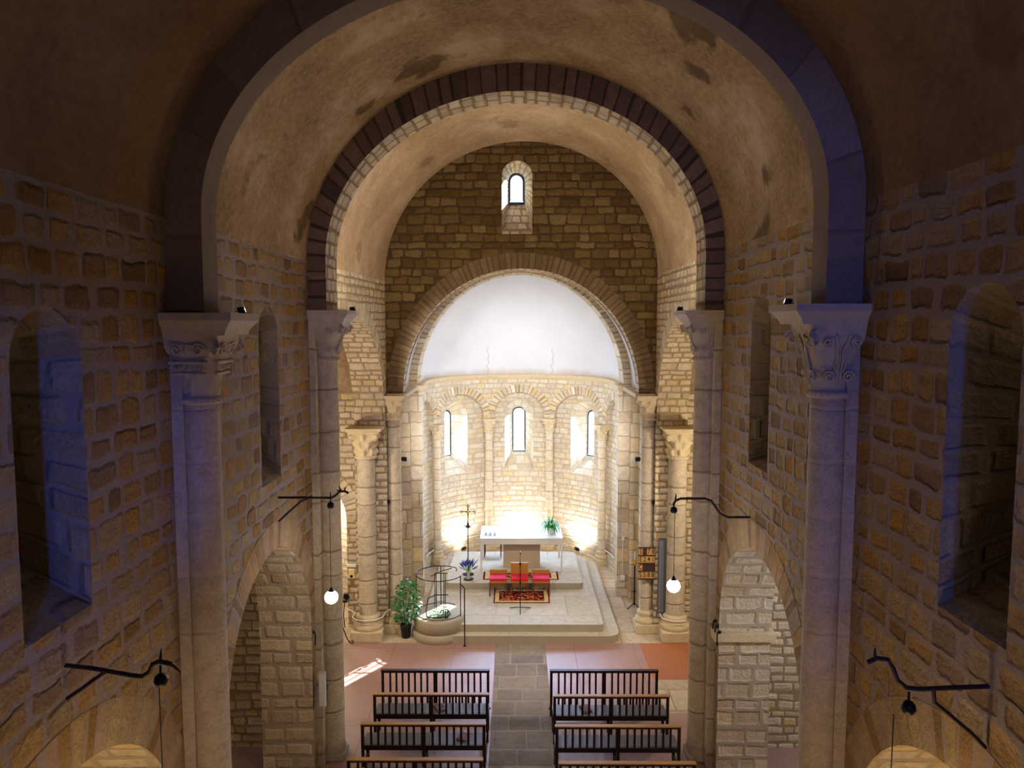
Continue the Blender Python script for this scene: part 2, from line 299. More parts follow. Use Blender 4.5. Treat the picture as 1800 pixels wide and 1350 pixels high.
# ================================================================== geometry helpers
class MB:
    def __init__(s): s.v = []; s.f = []; s.uv = []; s.mi = []; s.sm = []
    def face(s, pts, uvs=None, mat=0, smooth=False):
        b = len(s.v); s.v += [tuple(p) for p in pts]; s.f.append(tuple(range(b, b+len(pts))))
        s.uv += list(uvs) if uvs else [(p[0]+p[1]*0.7, p[2]) for p in pts]
        s.mi.append(mat); s.sm.append(smooth)
    def grid(s, P, U, mat=0, smooth=True, closed=False):
        """P: rows of points, U: rows of uvs; shared vertices"""
        b = len(s.v); n = len(P[0])
        for r in P: s.v += [tuple(p) for p in r]
        for i in range(len(P)-1):
            for j in range(n-1 if not closed else n):
                j2 = (j+1) % n
                s.f.append((b+i*n+j, b+i*n+j2, b+(i+1)*n+j2, b+(i+1)*n+j))
                if U: 
                    ua, ub = (U[i][j], U[i][j+1] if j+1 < len(U[i]) else U[i][j2]), (U[i+1][j], U[i+1][j+1] if j+1 < len(U[i+1]) else U[i+1][j2])
                    s.uv += [ua[0], ua[1], ub[1], ub[0]]
                else: s.uv += [(0, 0)]*4
                s.mi.append(mat); s.sm.append(smooth)
    def box(s, x0, x1, y0, y1, z0, z1, mat=0, bev=0.0, top=None):
        if bev > 0:
            bm = bmesh.new(); r = bmesh.ops.create_cube(bm, size=1.0)
            for v in bm.verts: v.co = Vector(((x0+x1)/2+v.co.x*(x1-x0), (y0+y1)/2+v.co.y*(y1-y0), (z0+z1)/2+v.co.z*(z1-z0)))
            bmesh.ops.bevel(bm, geom=bm.edges[:], offset=bev, segments=2, affect='EDGES', profile=0.6)
            for f in bm.faces:
                n = f.normal
                s.face([v.co for v in f.verts], [((v.co.y if abs(n.x) > .7 else v.co.x), (v.co.y if abs(n.z) > .7 else v.co.z)) for v in f.verts], mat)
            bm.free(); return
        X = (x0, x1); Y = (y0, y1); Z = (z0, z1)
        q = lambda a: (X[a[0]], Y[a[1]], Z[a[2]])
        for idx, ax in (([(0,0,0),(0,1,0),(1,1,0),(1,0,0)],2), ([(0,0,1),(1,0,1),(1,1,1),(0,1,1)],2), ([(0,0,0),(1,0,0),(1,0,1),(0,0,1)],1),
                        ([(0,1,0),(0,1,1),(1,1,1),(1,1,0)],1), ([(0,0,0),(0,0,1),(0,1,1),(0,1,0)],0), ([(1,0,0),(1,1,0),(1,1,1),(1,0,1)],0)):
            P = [q(a) for a in idx]
            uv = [(p[0], p[1]) if ax == 2 else ((p[0], p[2]) if ax == 1 else (p[1], p[2])) for p in P]
            s.face(P, uv, (top if (top is not None and ax == 2 and P[0][2] == z1) else mat))
    def prism(s, out, z0, z1, mat=0, top=None):
        n = len(out); s.face([(x, y, z1) for x, y in out], [(x, y) for x, y in out], mat if top is None else top)
        s.face([(x, y, z0) for x, y in reversed(out)], [(x, y) for x, y in reversed(out)], mat)
        L = 0
        for i in range(n):
            a = out[i]; b = out[(i+1) % n]; d = math.dist(a, b)
            s.face([(*a, z0), (*b, z0), (*b, z1), (*a, z1)], [(L, z0), (L+d, z0), (L+d, z1), (L, z1)], mat); L += d
    def tube(s, pts, r, n=8, mat=0, closed=False):
        pts = [Vector(p) for p in pts]; m = len(pts); rows = []; U = []
        up = None; L = 0
        for i, p in enumerate(pts):
            a = pts[i-1] if (i > 0 or closed) else p; b = pts[(i+1) % m] if (i < m-1 or closed) else p
            t = (b-a).normalized()
            if up is None: up = t.orthogonal().normalized()
            else: up = (up - t*up.dot(t)); up = up.normalized() if up.length > 1e-5 else t.orthogonal().normalized()
            bi = t.cross(up); rr = r[i] if isinstance(r, (list, tuple)) else r
            rows.append([p + (up*cos(2*pi*k/n)+bi*sin(2*pi*k/n))*rr for k in range(n)])
            if i: L += (pts[i]-pts[i-1]).length
            U.append([(k*2*pi*rr/n, L) for k in range(n+1)])
        if closed: rows.append(rows[0]); U.append(U[0])
        s.grid(rows, U, mat, True, closed=True)
        if not closed:
            s.face(list(reversed(rows[0])), None, mat); s.face(rows[-1], None, mat)
    def lathe(s, prof, c=(0, 0, 0), n=24, mat=0, a0=0.0, a1=2*pi, sq=None, cap=True):
        full = abs(a1-a0-2*pi) < 1e-6; k = n if full else n+1; rows = []; U = []; L = 0
        for i, (r, z) in enumerate(prof):
            if i: L += math.dist(prof[i], prof[i-1])
            row = []; u = []
            for j in range(k+1):
                t = a0+(a1-a0)*j/n
                if j < k: row.append((c[0]+r*cos(t), c[1]+r*sin(t), c[2]+z))
                u.append((t*max(p[0] for p in prof), c[2]+z if abs(prof[-1][1]-prof[0][1]) > 0.3 else L))
            rows.append(row); U.append(u)
        s.grid(rows, U, mat, True, closed=full)
        if cap and full:
            if prof[-1][0] > 1e-4: s.face(rows[-1], None, mat)
            if prof[0][0] > 1e-4: s.face(list(reversed(rows[0])), None, mat)
    def build(s, name, mats, parent=None, label=None, kind=None):
        me = bpy.data.meshes.new(name); me.from_pydata(s.v, [], s.f)
        uvl = me.uv_layers.new(name='UVMap'); fl = [c for u in s.uv for c in u]; uvl.data.foreach_set('uv', fl)
        me.polygons.foreach_set('material_index', s.mi); me.polygons.foreach_set('use_smooth', s.sm)
        for m in (mats if isinstance(mats, (list, tuple)) else [mats]): me.materials.append(m)
        me.update(); o = bpy.data.objects.new(name, me); COL.objects.link(o)
        if parent: o.parent = parent
        if label: o['label'] = label
        if kind: o['kind'] = kind
        return o

def thing(name, label, cat, loc=(0, 0, 0), rz=0.0, group=None):
    o = bpy.data.objects.new(name, None); COL.objects.link(o); o.location = loc; o.rotation_euler = (0, 0, rz); o.empty_display_size = 0.1
    o['label'] = label; o['category'] = cat
    if group: o['group'] = group
    return o
def tag(o, label, cat, group=None):
    o['label'] = label; o['category'] = cat
    if group: o['group'] = group
    return o
def struct(o, label=None):
    o['kind'] = 'structure'
    if label: o['label'] = label
    return o
def copy_tree(o, parent=None):
    c = o.copy(); COL.objects.link(c)
    if parent: c.parent = parent
    for ch in [x for x in COL.objects if x.parent == o]: copy_tree(ch, c)
    return c
def dup(o, label, loc, rz=0.0):
    c = copy_tree(o); c.location = loc; c.rotation_euler = (0, 0, rz); c['label'] = label; return c

# ---- church plan: axis offset and half width as a function of the distance from the camera
def lerp(a, b, t): return a+(b-a)*max(0.0, min(1.0, t))
def CX(y): return lerp(0.0, 0.15, (y-10.5)/6.0)
def HW(y): return lerp(3.13, 3.02, (y-11.5)/5.0)
ZL, ZR = 7.95, 8.10
def ZSP(y, x): return lerp(ZL, ZR, (x-CX(y)+HW(y))/(2*HW(y)))

def nave_map(side):
    return lambda u, z, d: (CX(u)+side*(HW(u)+d), u, z)

class Hole:
    """opening of half width r about u=uc, floor z0, springing zs, crown zt; optional splay to a smaller one"""
    def __init__(s, uc, r, z0, zs, zt, depth=0.8, splay=None, ring=0.0, extra=None):
        s.uc, s.r, s.z0, s.zs, s.zt, s.depth, s.splay, s.ring, s.extra = uc, r, z0, zs, zt, depth, splay, ring, extra
    def hi(s, u):
        t = max(-1.0, min(1.0, (u-s.uc)/s.r)); k = (pi-math.acos(t))*28/pi; i = min(27, int(k+1e-7)); a, b = pi-pi*i/28, pi-pi*(i+1)/28
        f = max(0.0, min(1.0, (t-cos(a))/(cos(b)-cos(a)))); return s.zs+(s.zt-s.zs)*(sin(a)+(sin(b)-sin(a))*f)
    def lo(s, u): return s.z0
    def outline(s, n=28):
        o = [(s.uc-s.r, s.z0)]
        m = 8
        for k in range(1, m): o.append((s.uc-s.r, lerp(s.z0, s.zs, k/m)))
        for k in range(n+1):
            a = pi-pi*k/n; o.append((s.uc+s.r*cos(a), s.zs+(s.zt-s.zs)*sin(a)))
        for k in range(m-1, 0, -1): o.append((s.uc+s.r, lerp(s.z0, s.zs, k/m)))
        o.append((s.uc+s.r, s.z0)); return o

def panel(mb, u0, u1, zlo, zhi, holes, mp, d=0.0, du=0.25, mat=0, rmat=None, vmat=None, smooth=False, backd=None):
    us = set()
    n = max(1, int(round((u1-u0)/du)))
    for k in range(n+1): us.add(round(u0+(u1-u0)*k/n, 5))
    for h in holes:
        for k in range(29): us.add(round(min(u1, max(u0, h.uc+h.r*cos(pi-pi*k/28))), 5))
    us = sorted(us)
    for a, b in zip(us, us[1:]):
        if b-a < 1e-4: continue
        m = (a+b)/2
        hs = sorted([h for h in holes if abs(m-h.uc) < h.r], key=lambda h: h.z0)
        cur = (zlo(a), zlo(b))
        segs = []
        for h in hs:
            segs.append((cur, (h.lo(a), h.lo(b)))); cur = (h.hi(a), h.hi(b))
        segs.append((cur, (zhi(a), zhi(b))))
        for (za, zb), (zc, zd) in segs:
            if zc-za < 1e-4 and zd-zb < 1e-4: continue
            mb.face([mp(a, za, d), mp(b, zb, d), mp(b, zd, d), mp(a, zc, d)], [(a, za), (b, zb), (b, zd), (a, zc)], mat, smooth)
            if backd is not None: mb.face([mp(a, za, backd), mp(a, zc, backd), mp(b, zd, backd), mp(b, zb, backd)], [(a, za), (a, zc), (b, zd), (b, zb)], mat, smooth)
    for h in holes:
        o = h.outline(); inn = h.splay.outline() if h.splay else o
        rm = mat if rmat is None else (5 if h.extra == 'dark' else rmat); s = h.z0
        if h.z0 > 0.01 and h.extra != 'nosill':      # sill
            for k in range(4):
                p = [(lerp(o[0][0], o[-1][0], k/4), h.z0), (lerp(o[0][0], o[-1][0], (k+1)/4), h.z0)]
                q = [(lerp(inn[0][0], inn[-1][0], k/4), inn[0][1]), (lerp(inn[0][0], inn[-1][0], (k+1)/4), inn[0][1])]
                mb.face([mp(*p[0], d), mp(*p[1], d), mp(*q[1], d+h.depth), mp(*q[0], d+h.depth)], [(p[0][0], 0), (p[1][0], 0), (p[1][0], h.depth), (p[0][0], h.depth)], rm)
        for i in range(len(o)-1):
            L = math.dist(o[i], o[i+1])
            ND = 1
            for k in range(ND):
                f0, f1 = k/ND, (k+1)/ND
                A = [(lerp(o[j][0], inn[j][0], f), lerp(o[j][1], inn[j][1], f)) for j in (i, i+1) for f in (f0, f1)]
                mb.face([mp(*A[0], d+h.depth*f0), mp(*A[1], d+h.depth*f1), mp(*A[3], d+h.depth*f1), mp(*A[2], d+h.depth*f0)],
                        [(h.depth*f0, s), (h.depth*f1, s), (h.depth*f1, s+L), (h.depth*f0, s+L)], rm)
            s += L
        if h.ring > 0 and vmat is not None:
            N = 48; e = 0.004; s = 0
            pr = lambda a, t: (h.uc+(h.r+t)*cos(a), h.zs+(h.zt-h.zs+t)*sin(a))
            for k in range(N):
                a, b = pi-pi*k/N, pi-pi*(k+1)/N
                p0, p1, p2, p3 = pr(a, 0), pr(b, 0), pr(b, h.ring), pr(a, h.ring); L = math.dist(p0, p1)*(1+h.ring/(2*h.r))
                mb.face([mp(*p0, d-e), mp(*p1, d-e), mp(*p2, d-e), mp(*p3, d-e)], [(s, 0.5), (s+L, 0.5), (s+L, 0.5+h.ring), (s, 0.5+h.ring)], vmat)
                mb.face([mp(*p3, d-e), mp(*p2, d-e), mp(*p2, d), mp(*p3, d)], [(s, 1), (s+L, 1), (s+L, 1.01), (s, 1.01)], vmat)
                mb.face([mp(*p1, d-e), mp(*p0, d-e), mp(*p0, d), mp(*p1, d)], [(s, 1), (s+L, 1), (s+L, 1.01), (s, 1.01)], vmat)
                s += L

def ell(a, b, n=48):
    return [(a*cos(pi-pi*k/n), b*sin(pi-pi*k/n)) for k in range(n+1)]

# ================================================================== floor
mb = MB()
def fq(x0, x1, y0, y1, mat, z=0.0): mb.face([(x0, y0, z), (x1, y0, z), (x1, y1, z), (x0, y1, z)], [(x0, y0), (x1, y0), (x1, y1), (x0, y1)], mat)
ya, yb, yc = 12.86, 14.1, 15.78
fq(-8, -0.41, -7.6, yc, 0); fq(-0.41, 0.68, -7.6, yc, 1)
fq(0.68, 2.75, -7.6, yc, 0); fq(2.75, 8, -7.6, ya, 0); fq(2.75, 8, ya, yb, 2); fq(2.75, 8, yb, yc, 3)
fq(-8, 8, yc, 24.5, 2)
struct(mb.build('floor', [M['terra'], M['paving'], M['slab'], M['orange']]))

# ================================================================== nave side walls
win = {}
for side, nm in ((-1, 'wall_left'), (1, 'wall_right')):
    zt = ZL if side < 0 else ZR
    dz = 0.0 if side < 0 else 0.16
    holes = [Hole(4.90, 1.62, 0, 2.22, 3.84, 0.80, ring=0.36), Hole(9.36, 1.66, 0, 2.42, 4.07, 0.80, ring=0.36),
             Hole(14.20, 2.12, 0, 4.74, 7.10, 0.68, ring=0.30),
             Hole(4.95, 0.385, 4.93, 6.74+dz, 7.12+dz, 0.72, splay=Hole(4.98, 0.29, 5.35, 6.7, 6.95), extra='dark'),
             Hole(9.42, 0.37, 4.97+dz*1.2, 6.86+dz*0.8, 7.22+dz, 0.72, splay=Hole(9.44, 0.28, 5.4, 6.8, 7.02), extra='dark'),
             Hole(-0.5, 1.62, 0, 2.22, 3.84, 0.80, ring=0.36),
             Hole(0.0, 0.385, 4.93, 6.74+dz, 7.12+dz, 0.72, splay=Hole(0.0, 0.10, 5.35, 6.5, 6.62))]
    mb = MB(); mp = nave_map(side)
    lowz = [4.35]
    lo = [h for h in holes if h.z0 < 1]; up = [h for h in holes if h.z0 > 1]
    # whole wall in one panel; the choir bay uses its own paler stone
    panel(mb, -7.5, 11.9, lambda u: 0.0, lambda u: zt, [h for h in holes if h.uc < 11.5], mp, mat=0, rmat=1, vmat=2)
    panel(mb, 11.9, 16.5, lambda u: 0.0, lambda u: zt, [holes[2]], mp, mat=3, rmat=3, vmat=4)
    struct(mb.build(nm, [M['nave'], M['navelow'], M['vousn'], M['cross'], M['vous'], M['reveal']]))
    for k, h in enumerate((holes[3], holes[4], holes[6])):
        w = MB(); sp = h.splay
        pts = [mp(u, z, 0.72) for u, z in sp.outline(10)]
        w.face(pts, None, 0)
        n = 1+k+(0 if side < 0 else 3)
        struct(w.build('window_%d' % n, [M['shutter']]))

# ---- outer side rooms (aisles and transepts), closed so that no daylight leaks in
for side, nm in ((-1, 'left'), (1, 'right')):
    s = side
    mb = MB()
    def wallq(x0, y0, x1, y1, z0, z1, mat=0):
        L = math.dist((x0, y0), (x1, y1)); mb.face([(x0, y0, z0), (x1, y1, z0), (x1, y1, z1), (x0, y0, z1)], [(0, z0), (L, z0), (L, z1), (0, z1)], mat)
    xo = 6.9*s
    wallq(xo, -7.5, xo, 11.75, 0, 4.6); wallq(xo, 11.75, xo, 16.6, 0, 8.4, 1)
    wallq(s*3.2, 11.75, xo, 11.75, 0, 8.4, 1)
    struct(mb.build('wall_%s_aisle' % nm, [M['navelow'], M['cross']]))
    mb = MB()
    wall = lambda *a: wallq(*a)
    mb.face([(s*3.9, -7.5, 4.55), (xo, -7.5, 4.55), (xo, 11.75, 4.55), (s*3.9, 11.75, 4.55)], None, 0)
    # transept ceiling: barrel running across, seen dark through the tall arch
    pts = [(14.2+2.45*cos(pi-pi*k/16), 5.35+2.5*sin(pi-pi*k/16)) for k in range(17)]
    mb.grid([[(s*3.2, y, z) for y, z in pts], [(xo, y, z) for y, z in pts]], [[(k*0.4, 0) for k in range(18)], [(k*0.4, 3) for k in range(18)]], 1, True)
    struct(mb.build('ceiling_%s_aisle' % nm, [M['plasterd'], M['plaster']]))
    # transept east wall, with a chapel arch on the left
    mb = MB()
    x0, x1 = (-6.9, -2.87) if s < 0 else (3.17, 6.9)
    hl = [Hole(-4.82, 0.98, 0, 2.55, 3.5, 0.6, ring=0.34)] if s < 0 else [Hole(5.3, 0.9, 0, 2.4, 3.3, 0.6, ring=0.34)]
    panel(mb, x0, x1, lambda u: 0.0, lambda u: 5.45, hl, lambda u, z, d: (u, 16.62+d, z), mat=0, rmat=0, vmat=1)
    mb.face([(x0, 16.62, 5.45), (x1, 16.62, 5.45), (x1, 16.62, 8.4), (x0, 16.62, 8.4)], [(x0, 0), (x1, 0), (x1, 3), (x0, 3)], 2)
    struct(mb.build('wall_%s_transept' % nm, [M['cross'], M['vous'], M['plaster']]))
    # chapel niche behind it
    mb = MB(); c = hl[0].uc; r = 1.05
    P = [(c+r*cos(a), 17.2+1.1*sin(a)) for a in [pi*k/16 for k in range(17)]]
    mb.grid([[(x, y, 0) for x, y in P], [(x, y, 2.6) for x, y in P]], [[(k*0.2, 0) for k in range(18)], [(k*0.2, 2.6) for k in range(18)]], 0, True)
    rows = []; U = []
    for i in range(9):
        e = pi/2*i/8
        rows.append([(c+(x-c)*cos(e), 17.2+(y-17.2)*cos(e), 2.6+1.0*sin(e)) for x, y in P]); U.append([(k*0.2, 2.6+i*0.2) for k in range(18)])
    mb.grid(rows, U, 0, True)
    struct(mb.build('wall_%s_chapel' % nm, [M['apse']]))

# ---- west wall behind the camera, with the window the daylight comes through
mb = MB()
panel(mb, -3.13, 3.13, lambda u: 0.0, lambda u: 8.05+2.5*sqrt(max(0, 1-(u/3.13)**2)), [Hole(1.5, 0.3, 6.2, 7.4, 7.7, 0.6)], lambda u, z, d: (u, -7.5-d, z), mat=0)
struct(mb.build('wall_west', [M['nave']]))
w = MB(); w.face([(u, -7.95, z) for u, z in Hole(1.5, 0.3, 6.2, 7.4, 7.7).outline(12)], None, 0); struct(w.build('window_13', [M['shutter']]))
mb = MB()
for s in (-1, 1): mb.face([(s*3.1, -7.5, 0), (s*6.9, -7.5, 0), (s*6.9, -7.5, 4.6), (s*3.1, -7.5, 4.6)], None, 0)
struct(mb.build('wall_back', [M['navelow']]))

# ================================================================== vaults
def vault(mb, y0, y1, b, mat, n=56, dy=0.5):
    m = max(1, int((y1-y0)/dy)); rows = []; U = []
    for i in range(m+1):
        y = lerp(y0, y1, i/m); row = []; u = []; L = 0; prev = None
        for (ex, ez) in ell(1.0, b, n):
            x = CX(y)+ex*HW(y); p = (x, y, ZSP(y, x)+ez)
            if prev: L += math.dist(p, prev)
            prev = p; row.append(p); u.append((y, L))
        rows.append(row); U.append(u)
    mb.grid(rows, U, mat, True)
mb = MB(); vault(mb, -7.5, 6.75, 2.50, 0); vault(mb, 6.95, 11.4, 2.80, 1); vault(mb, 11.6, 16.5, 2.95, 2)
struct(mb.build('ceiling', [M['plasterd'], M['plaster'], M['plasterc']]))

def transverse(name, y0, y1, a, b, zfoot, bout, mf, ms):
    mb = MB(); n = 56
    def curve(y, aa, bb, foot):
        p = [(CX(y)-aa, foot), (CX(y)-aa, lerp(foot, 8.0, 0.5))]
        for ex, ez in ell(1.0, bb, n): x = CX(y)+ex*aa; p.append((x, ZSP(y, x)+ez))
        return p + [(CX(y)+aa, lerp(foot, 8.0, 0.5)), (CX(y)+aa, foot)]
    for y in (y0, y1):
        A = curve(y, a, b, zfoot); B = curve(y, HW(y)+0.02, bout+0.05, zfoot); L = 0
        for i in range(len(A)-1):
            d = math.dist(A[i], A[i+1])*1.05; w = math.dist(A[i], B[i])
            mb.face([(A[i][0], y, A[i][1]), (A[i+1][0], y, A[i+1][1]), (B[i+1][0], y, B[i+1][1]), (B[i][0], y, B[i][1])],
                    [(L, .5), (L+d, .5), (L+d, .5+w), (L, .5+w)], 0); L += d
    A = curve(y0, a, b, zfoot); B = curve(y1, a, b, zfoot); L = 0; rows = [[], []]; U = [[], []]
    for i in range(len(A)):
        if i: L += math.dist(A[i], A[i-1])
        rows[0].append((A[i][0], y0, A[i][1])); rows[1].append((B[i][0], y1, B[i][1])); U[0].append((0, L)); U[1].append((y1-y0, L))
    mb.grid(rows, U, 1, True)
    return struct(mb.build(name, [mf, ms]))
transverse('trim_1', 6.70, 7.03, 2.80, 2.10, 7.10, 2.8, M['archgrey'], M['archgrey'])
transverse('trim_2', 11.20, 11.83, 2.85, 2.40, 7.21, 2.95, M['vousd'], M['softing'])

# ================================================================== east wall with the great arch
YE = 16.5; CA = 0.15
mb = MB()
ZTE = 0.0
ztop = lambda u: ZSP(YE, CX(YE)+u)+3.02*sqrt(max(0.0, 1-(u/3.12)**2))
mpE = lambda u, z, d: (CA+u, YE+d, z)
big = Hole(0, 2.64, 5.42, 5.50, 8.23, 0.40, ring=0.35, extra='nosill')
panel(mb, -3.12, 3.12, lambda u: 5.42, ztop, [big, Hole(-0.09, 0.335, 8.98, 10.24, 10.56, 0.62, splay=Hole(-0.10, 0.17, 9.72, 10.22, 10.40))], mpE, mat=0, rmat=1, vmat=2, du=0.15)
wob = mb.build('wall_east', [M['east'], M['cross'], M['vouse']]); struct(wob)
# jambs and plastered barrel of the presbytery
mb = MB()
for s in (-1, 1):
    path = [(3.02, 16.30), (3.02, 16.62), (2.98, 16.62), (2.98, 18.45), (2.78, 18.45), (2.78, 18.65), (2.5, 18.65), (2.5, 18.95), (2.66, 18.95)]
    L = 0
    for a, b in zip(path, path[1:]):
        d = math.dist(a, b); mb.face([(CA+s*a[0], a[1], 0), (CA+s*b[0], b[1], 0), (CA+s*b[0], b[1], 5.45), (CA+s*a[0], a[1], 5.45)], [(L, 0), (L+d, 0), (L+d, 5.45), (L, 5.45)], 0); L += d
    # impost course
    mb.box(*(sorted((CA+s*2.56, CA+s*3.0))), 16.46, 18.5, 5.36, 5.45, 1)
    mb.box(*(sorted((CA+s*2.44, CA+s*3.0))), 18.38, 19.2, 5.34, 5.47, 1)
def barrel(mb, y0, y1, a, b, zs, mat, foot=0.0):
    n = 48; rows = [[], []]; U = [[], []]; L = 0; pr = None
    pts = ([(-a, zs-foot)] if foot else [])+[(x, zs+z) for x, z in ell(a, b, n)]+([(a, zs-foot)] if foot else [])
    for p in pts:
        if pr: L += math.dist(p, pr)
        pr = p
        rows[0].append((CA+p[0], y0, p[1])); rows[1].append((CA+p[0], y1, p[1])); U[0].append((0, L)); U[1].append((y1-y0, L))
    mb.grid(rows, U, mat, True)
def ringface(mb, y, a0, b0, a1, b1, zs, mat, foot=0.0):
    A = [(x, zs+z) for x, z in ell(a0, b0)]; B = [(x, zs+z) for x, z in ell(a1, b1)]; L = 0
    for i in range(len(A)-1):
        d = math.dist(A[i], A[i+1])
        mb.face([(CA+A[i][0], y, A[i][1]), (CA+A[i+1][0], y, A[i+1][1]), (CA+B[i+1][0], y, B[i+1][1]), (CA+B[i][0], y, B[i][1])], [(L, .5), (L+d, .5), (L+d, 1), (L, 1)], mat); L += d
barrel(mb, 16.9, 18.4, 2.78, 2.86, 5.44, 2)
ringface(mb, 16.9, 2.64, 2.73, 2.80, 2.88, 5.44, 0)
ringface(mb, 18.4, 2.58, 2.80, 2.80, 2.88, 5.46, 3)
barrel(mb, 18.4, 19.2, 2.58, 2.80, 5.46, 0)
ringface(mb, 19.2, 2.58, 2.80, 2.70, 2.92, 5.46, 0)
struct(mb.build('wall_presbytery', [M['pilash'], M['carvedl'], M['dome'], M['vous']]))

# upper gable window
def glazed(name, outline, place, fw=0.035, panemat='glass', bars=None):
    """frame tube along the outline plus a glass pane"""
    f = MB(); pts = [place(u, z) for u, z in outline]
    f.tube(pts, fw, 6, 0, closed=True); fo = f.build(name, [M['stone_grey']]); struct(fo)
    p = MB(); p.face(pts, None, 0); p.build('pane', [M[panemat]], fo)
    if bars:
        b = MB(); [b.tube([place(*q) for q in seg], 0.010, 5) for seg in bars]; b.build('glazing_bar', [M['iron']], fo)
    return fo
glazed('window_7', Hole(-0.10, 0.165, 9.74, 10.22, 10.39).outline(12), lambda u, z: (CA+u, YE+0.60, z), 0.035)

# ================================================================== apse
R0, YC = 2.62, 20.2
def mpA(s, z, d):
    q = R0*pi/2; sg = 1 if s >= 0 else -1
    if abs(s) <= q: a = s/R0; return (CA+(R0+d)*sin(a), YC+(R0+d)*cos(a), z)
    return (CA+sg*(R0+d), YC-(abs(s)-q), z)
SEND = R0*pi/2+1.25
ar = lambda c, r: Hole(c, r, 4.10, 4.22, 4.90, 0.17, ring=0.24, extra='nosill')
s1, s2 = R0*radians(21), R0*radians(66.5)
mid = (s1+s2)/2
mb = MB()
panel(mb, -SEND, SEND, lambda u: 4.10, lambda u: 5.42, [ar(0, s1-0.17)]+[ar(k*mid, (s2-s1)/2-0.17) for k in (-1, 1)]+[ar(k*(s2+0.82), 0.64) for k in (-1, 1)], mpA, mat=0, vmat=1, du=0.12, smooth=False)
for k in (-1, 1):   # flat underside where the arcade sits on its capitals
    for c in (k*s1, k*s2):
        mb.face([mpA(c-0.18, 4.10, 0), mpA(c+0.18, 4.10, 0), mpA(c+0.18, 4.10, 0.17), mpA(c-0.18, 4.10, 0.17)], None, 0)
wins = []
for k, c in enumerate((0, -mid, mid)):
    wins.append(Hole(c, 0.42, 2.45, 4.22, 4.64, 0.52, splay=Hole(c, 0.155, 2.93, 4.20, 4.36)))
panel(mb, -SEND, SEND, lambda u: 0.0, lambda u: 5.2, wins, mpA, d=0.17, mat=2, rmat=3, du=0.12)
# base course
for i in range(60):
    a = -SEND+2*SEND*i/60; b = -SEND+2*SEND*(i+1)/60
    mb.face([mpA(a, 0, 0.08), mpA(b, 0, 0.08), mpA(b, 0.28, 0.08), mpA(a, 0.28, 0.08)], [(a, 0), (b, 0), (b, .28), (a, .28)], 2)
    mb.face([mpA(a, 0.28, 0.08), mpA(b, 0.28, 0.08), mpA(b, 0.30, 0.18), mpA(a, 0.30, 0.18)], [(a, 0), (b, 0), (b, .1), (a, .1)], 2)
struct(mb.build('wall_apse', [M['apse'], M['vous'], M['apse'], M['apseash']]))
# cornice moulding
mb = MB()
prof = [(0.02, 5.30), (-0.03, 5.32), (-0.05, 5.36), (-0.09, 5.38), (-0.10, 5.44), (-0.08, 5.47), (0.05, 5.48)]
rows = []; U = []
for i in range(81):
    a = -SEND+2*SEND*i/80; rows.append([mpA(a, z, d) for d, z in prof]); U.append([(a, j*0.05) for j in range(len(prof)+1)])
mb.grid(rows, U, 0, True)
struct(mb.build('trim_3', [M['carvedl']]))
# half dome
mb = MB(); RD, BD = 2.62, 2.88
n = 48; rows = []; U = []
for i in range(0, 6):
    y = lerp(19.2, YC, i/5); rows.append([(CA+RD*cos(pi-pi*j/n), y, 5.46+BD*sin(pi-pi*j/n)) for j in range(n+1)])
for i in range(1, 25):
    t = pi/2*i/24; rows.append([(CA+RD*cos(pi-pi*j/n), YC+RD*sin(pi-pi*j/n)*sin(t)*1.0, 5.46+BD*sin(pi-pi*j/n)*cos(t)) for j in range(n+1)])
U = [[(p[0]-CA, p[2]-5.46) for p in r] for r in rows]
mb.grid(rows, U, 0, True)
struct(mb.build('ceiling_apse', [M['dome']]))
for k, h in enumerate(wins):
    sp = h.splay
    glazed('window_%d' % (8+k), Hole(sp.uc, 0.15, 2.95, 4.20, 4.35).outline(12), lambda u, z: mpA(u, z, 0.67), 0.022)

# ================================================================== columns
def capital_mesh(rb, rt, h, amp=0.20, n=64, m=26, leaves=8, tiers=2, sq=0.75):
    """carved capital: bell that turns from round to square, with two tiers of curling leaves and corner volutes"""
    mb = MB(); rows = []; U = []
    for i in range(m+1):
        t = i/m; row = []
        for j in range(n):
            a = 2*pi*j/n
            rr = lerp(rb, rt, t**1.6)
            e = lerp(2.0, 7.0, max(0, (t-0.35)/0.65))
            f = (abs(cos(a))**e+abs(sin(a))**e)**(-1.0/e); r = rr*lerp(1.0, f, max(0, t-0.2)/0.8)
            lt = (t*tiers) % 1.0 if t < 0.66*1.0 else None
            tier = int(t*3)
            ph = a*leaves+(pi if tier % 2 else 0)
            tt = (t*3) % 1.0
            leaf = max(0.0, cos(ph))**0.6
            r += rb*amp*leaf*(sin(pi*min(1, tt*1.02))**0.7)*(0.4+0.9*tt)
            r += rb*0.03*cos(a*leaves*5)*leaf
            if t > 0.7:
                dcor = abs(((a-pi/4) % (pi/2))-0) ; dcor = min(dcor, pi/2-dcor)
                r += rb*0.28*math.exp(-(dcor/0.16)**2)*sin(pi*(t-0.7)/0.3)
            row.append((r*cos(a), r*sin(a), h*t))
        rows.append(row); U.append([(j/n*1.0, t*h) for j in range(n+1)])
    mb.grid(rows, U, 0, True, closed=True)
    mb.face(rows[-1], None, 0); mb.face(list(reversed(rows[0])), None, 0)
    return mb
def volutes(rt, h, rv):
    mb = MB()
    for sx in (-1, 1):
        for sy in (-1, 1):
            P = []
            for k in range(15):
                a = k/14*3.3*pi; r = rv*(1-k/18)
                P.append(((rt*0.93+r*cos(a)*0.7)*sx, (rt*0.93+r*cos(a)*0.7)*sy, h*0.80+r*sin(a)))
            mb.tube(P, rv*0.26, 6)
    return mb
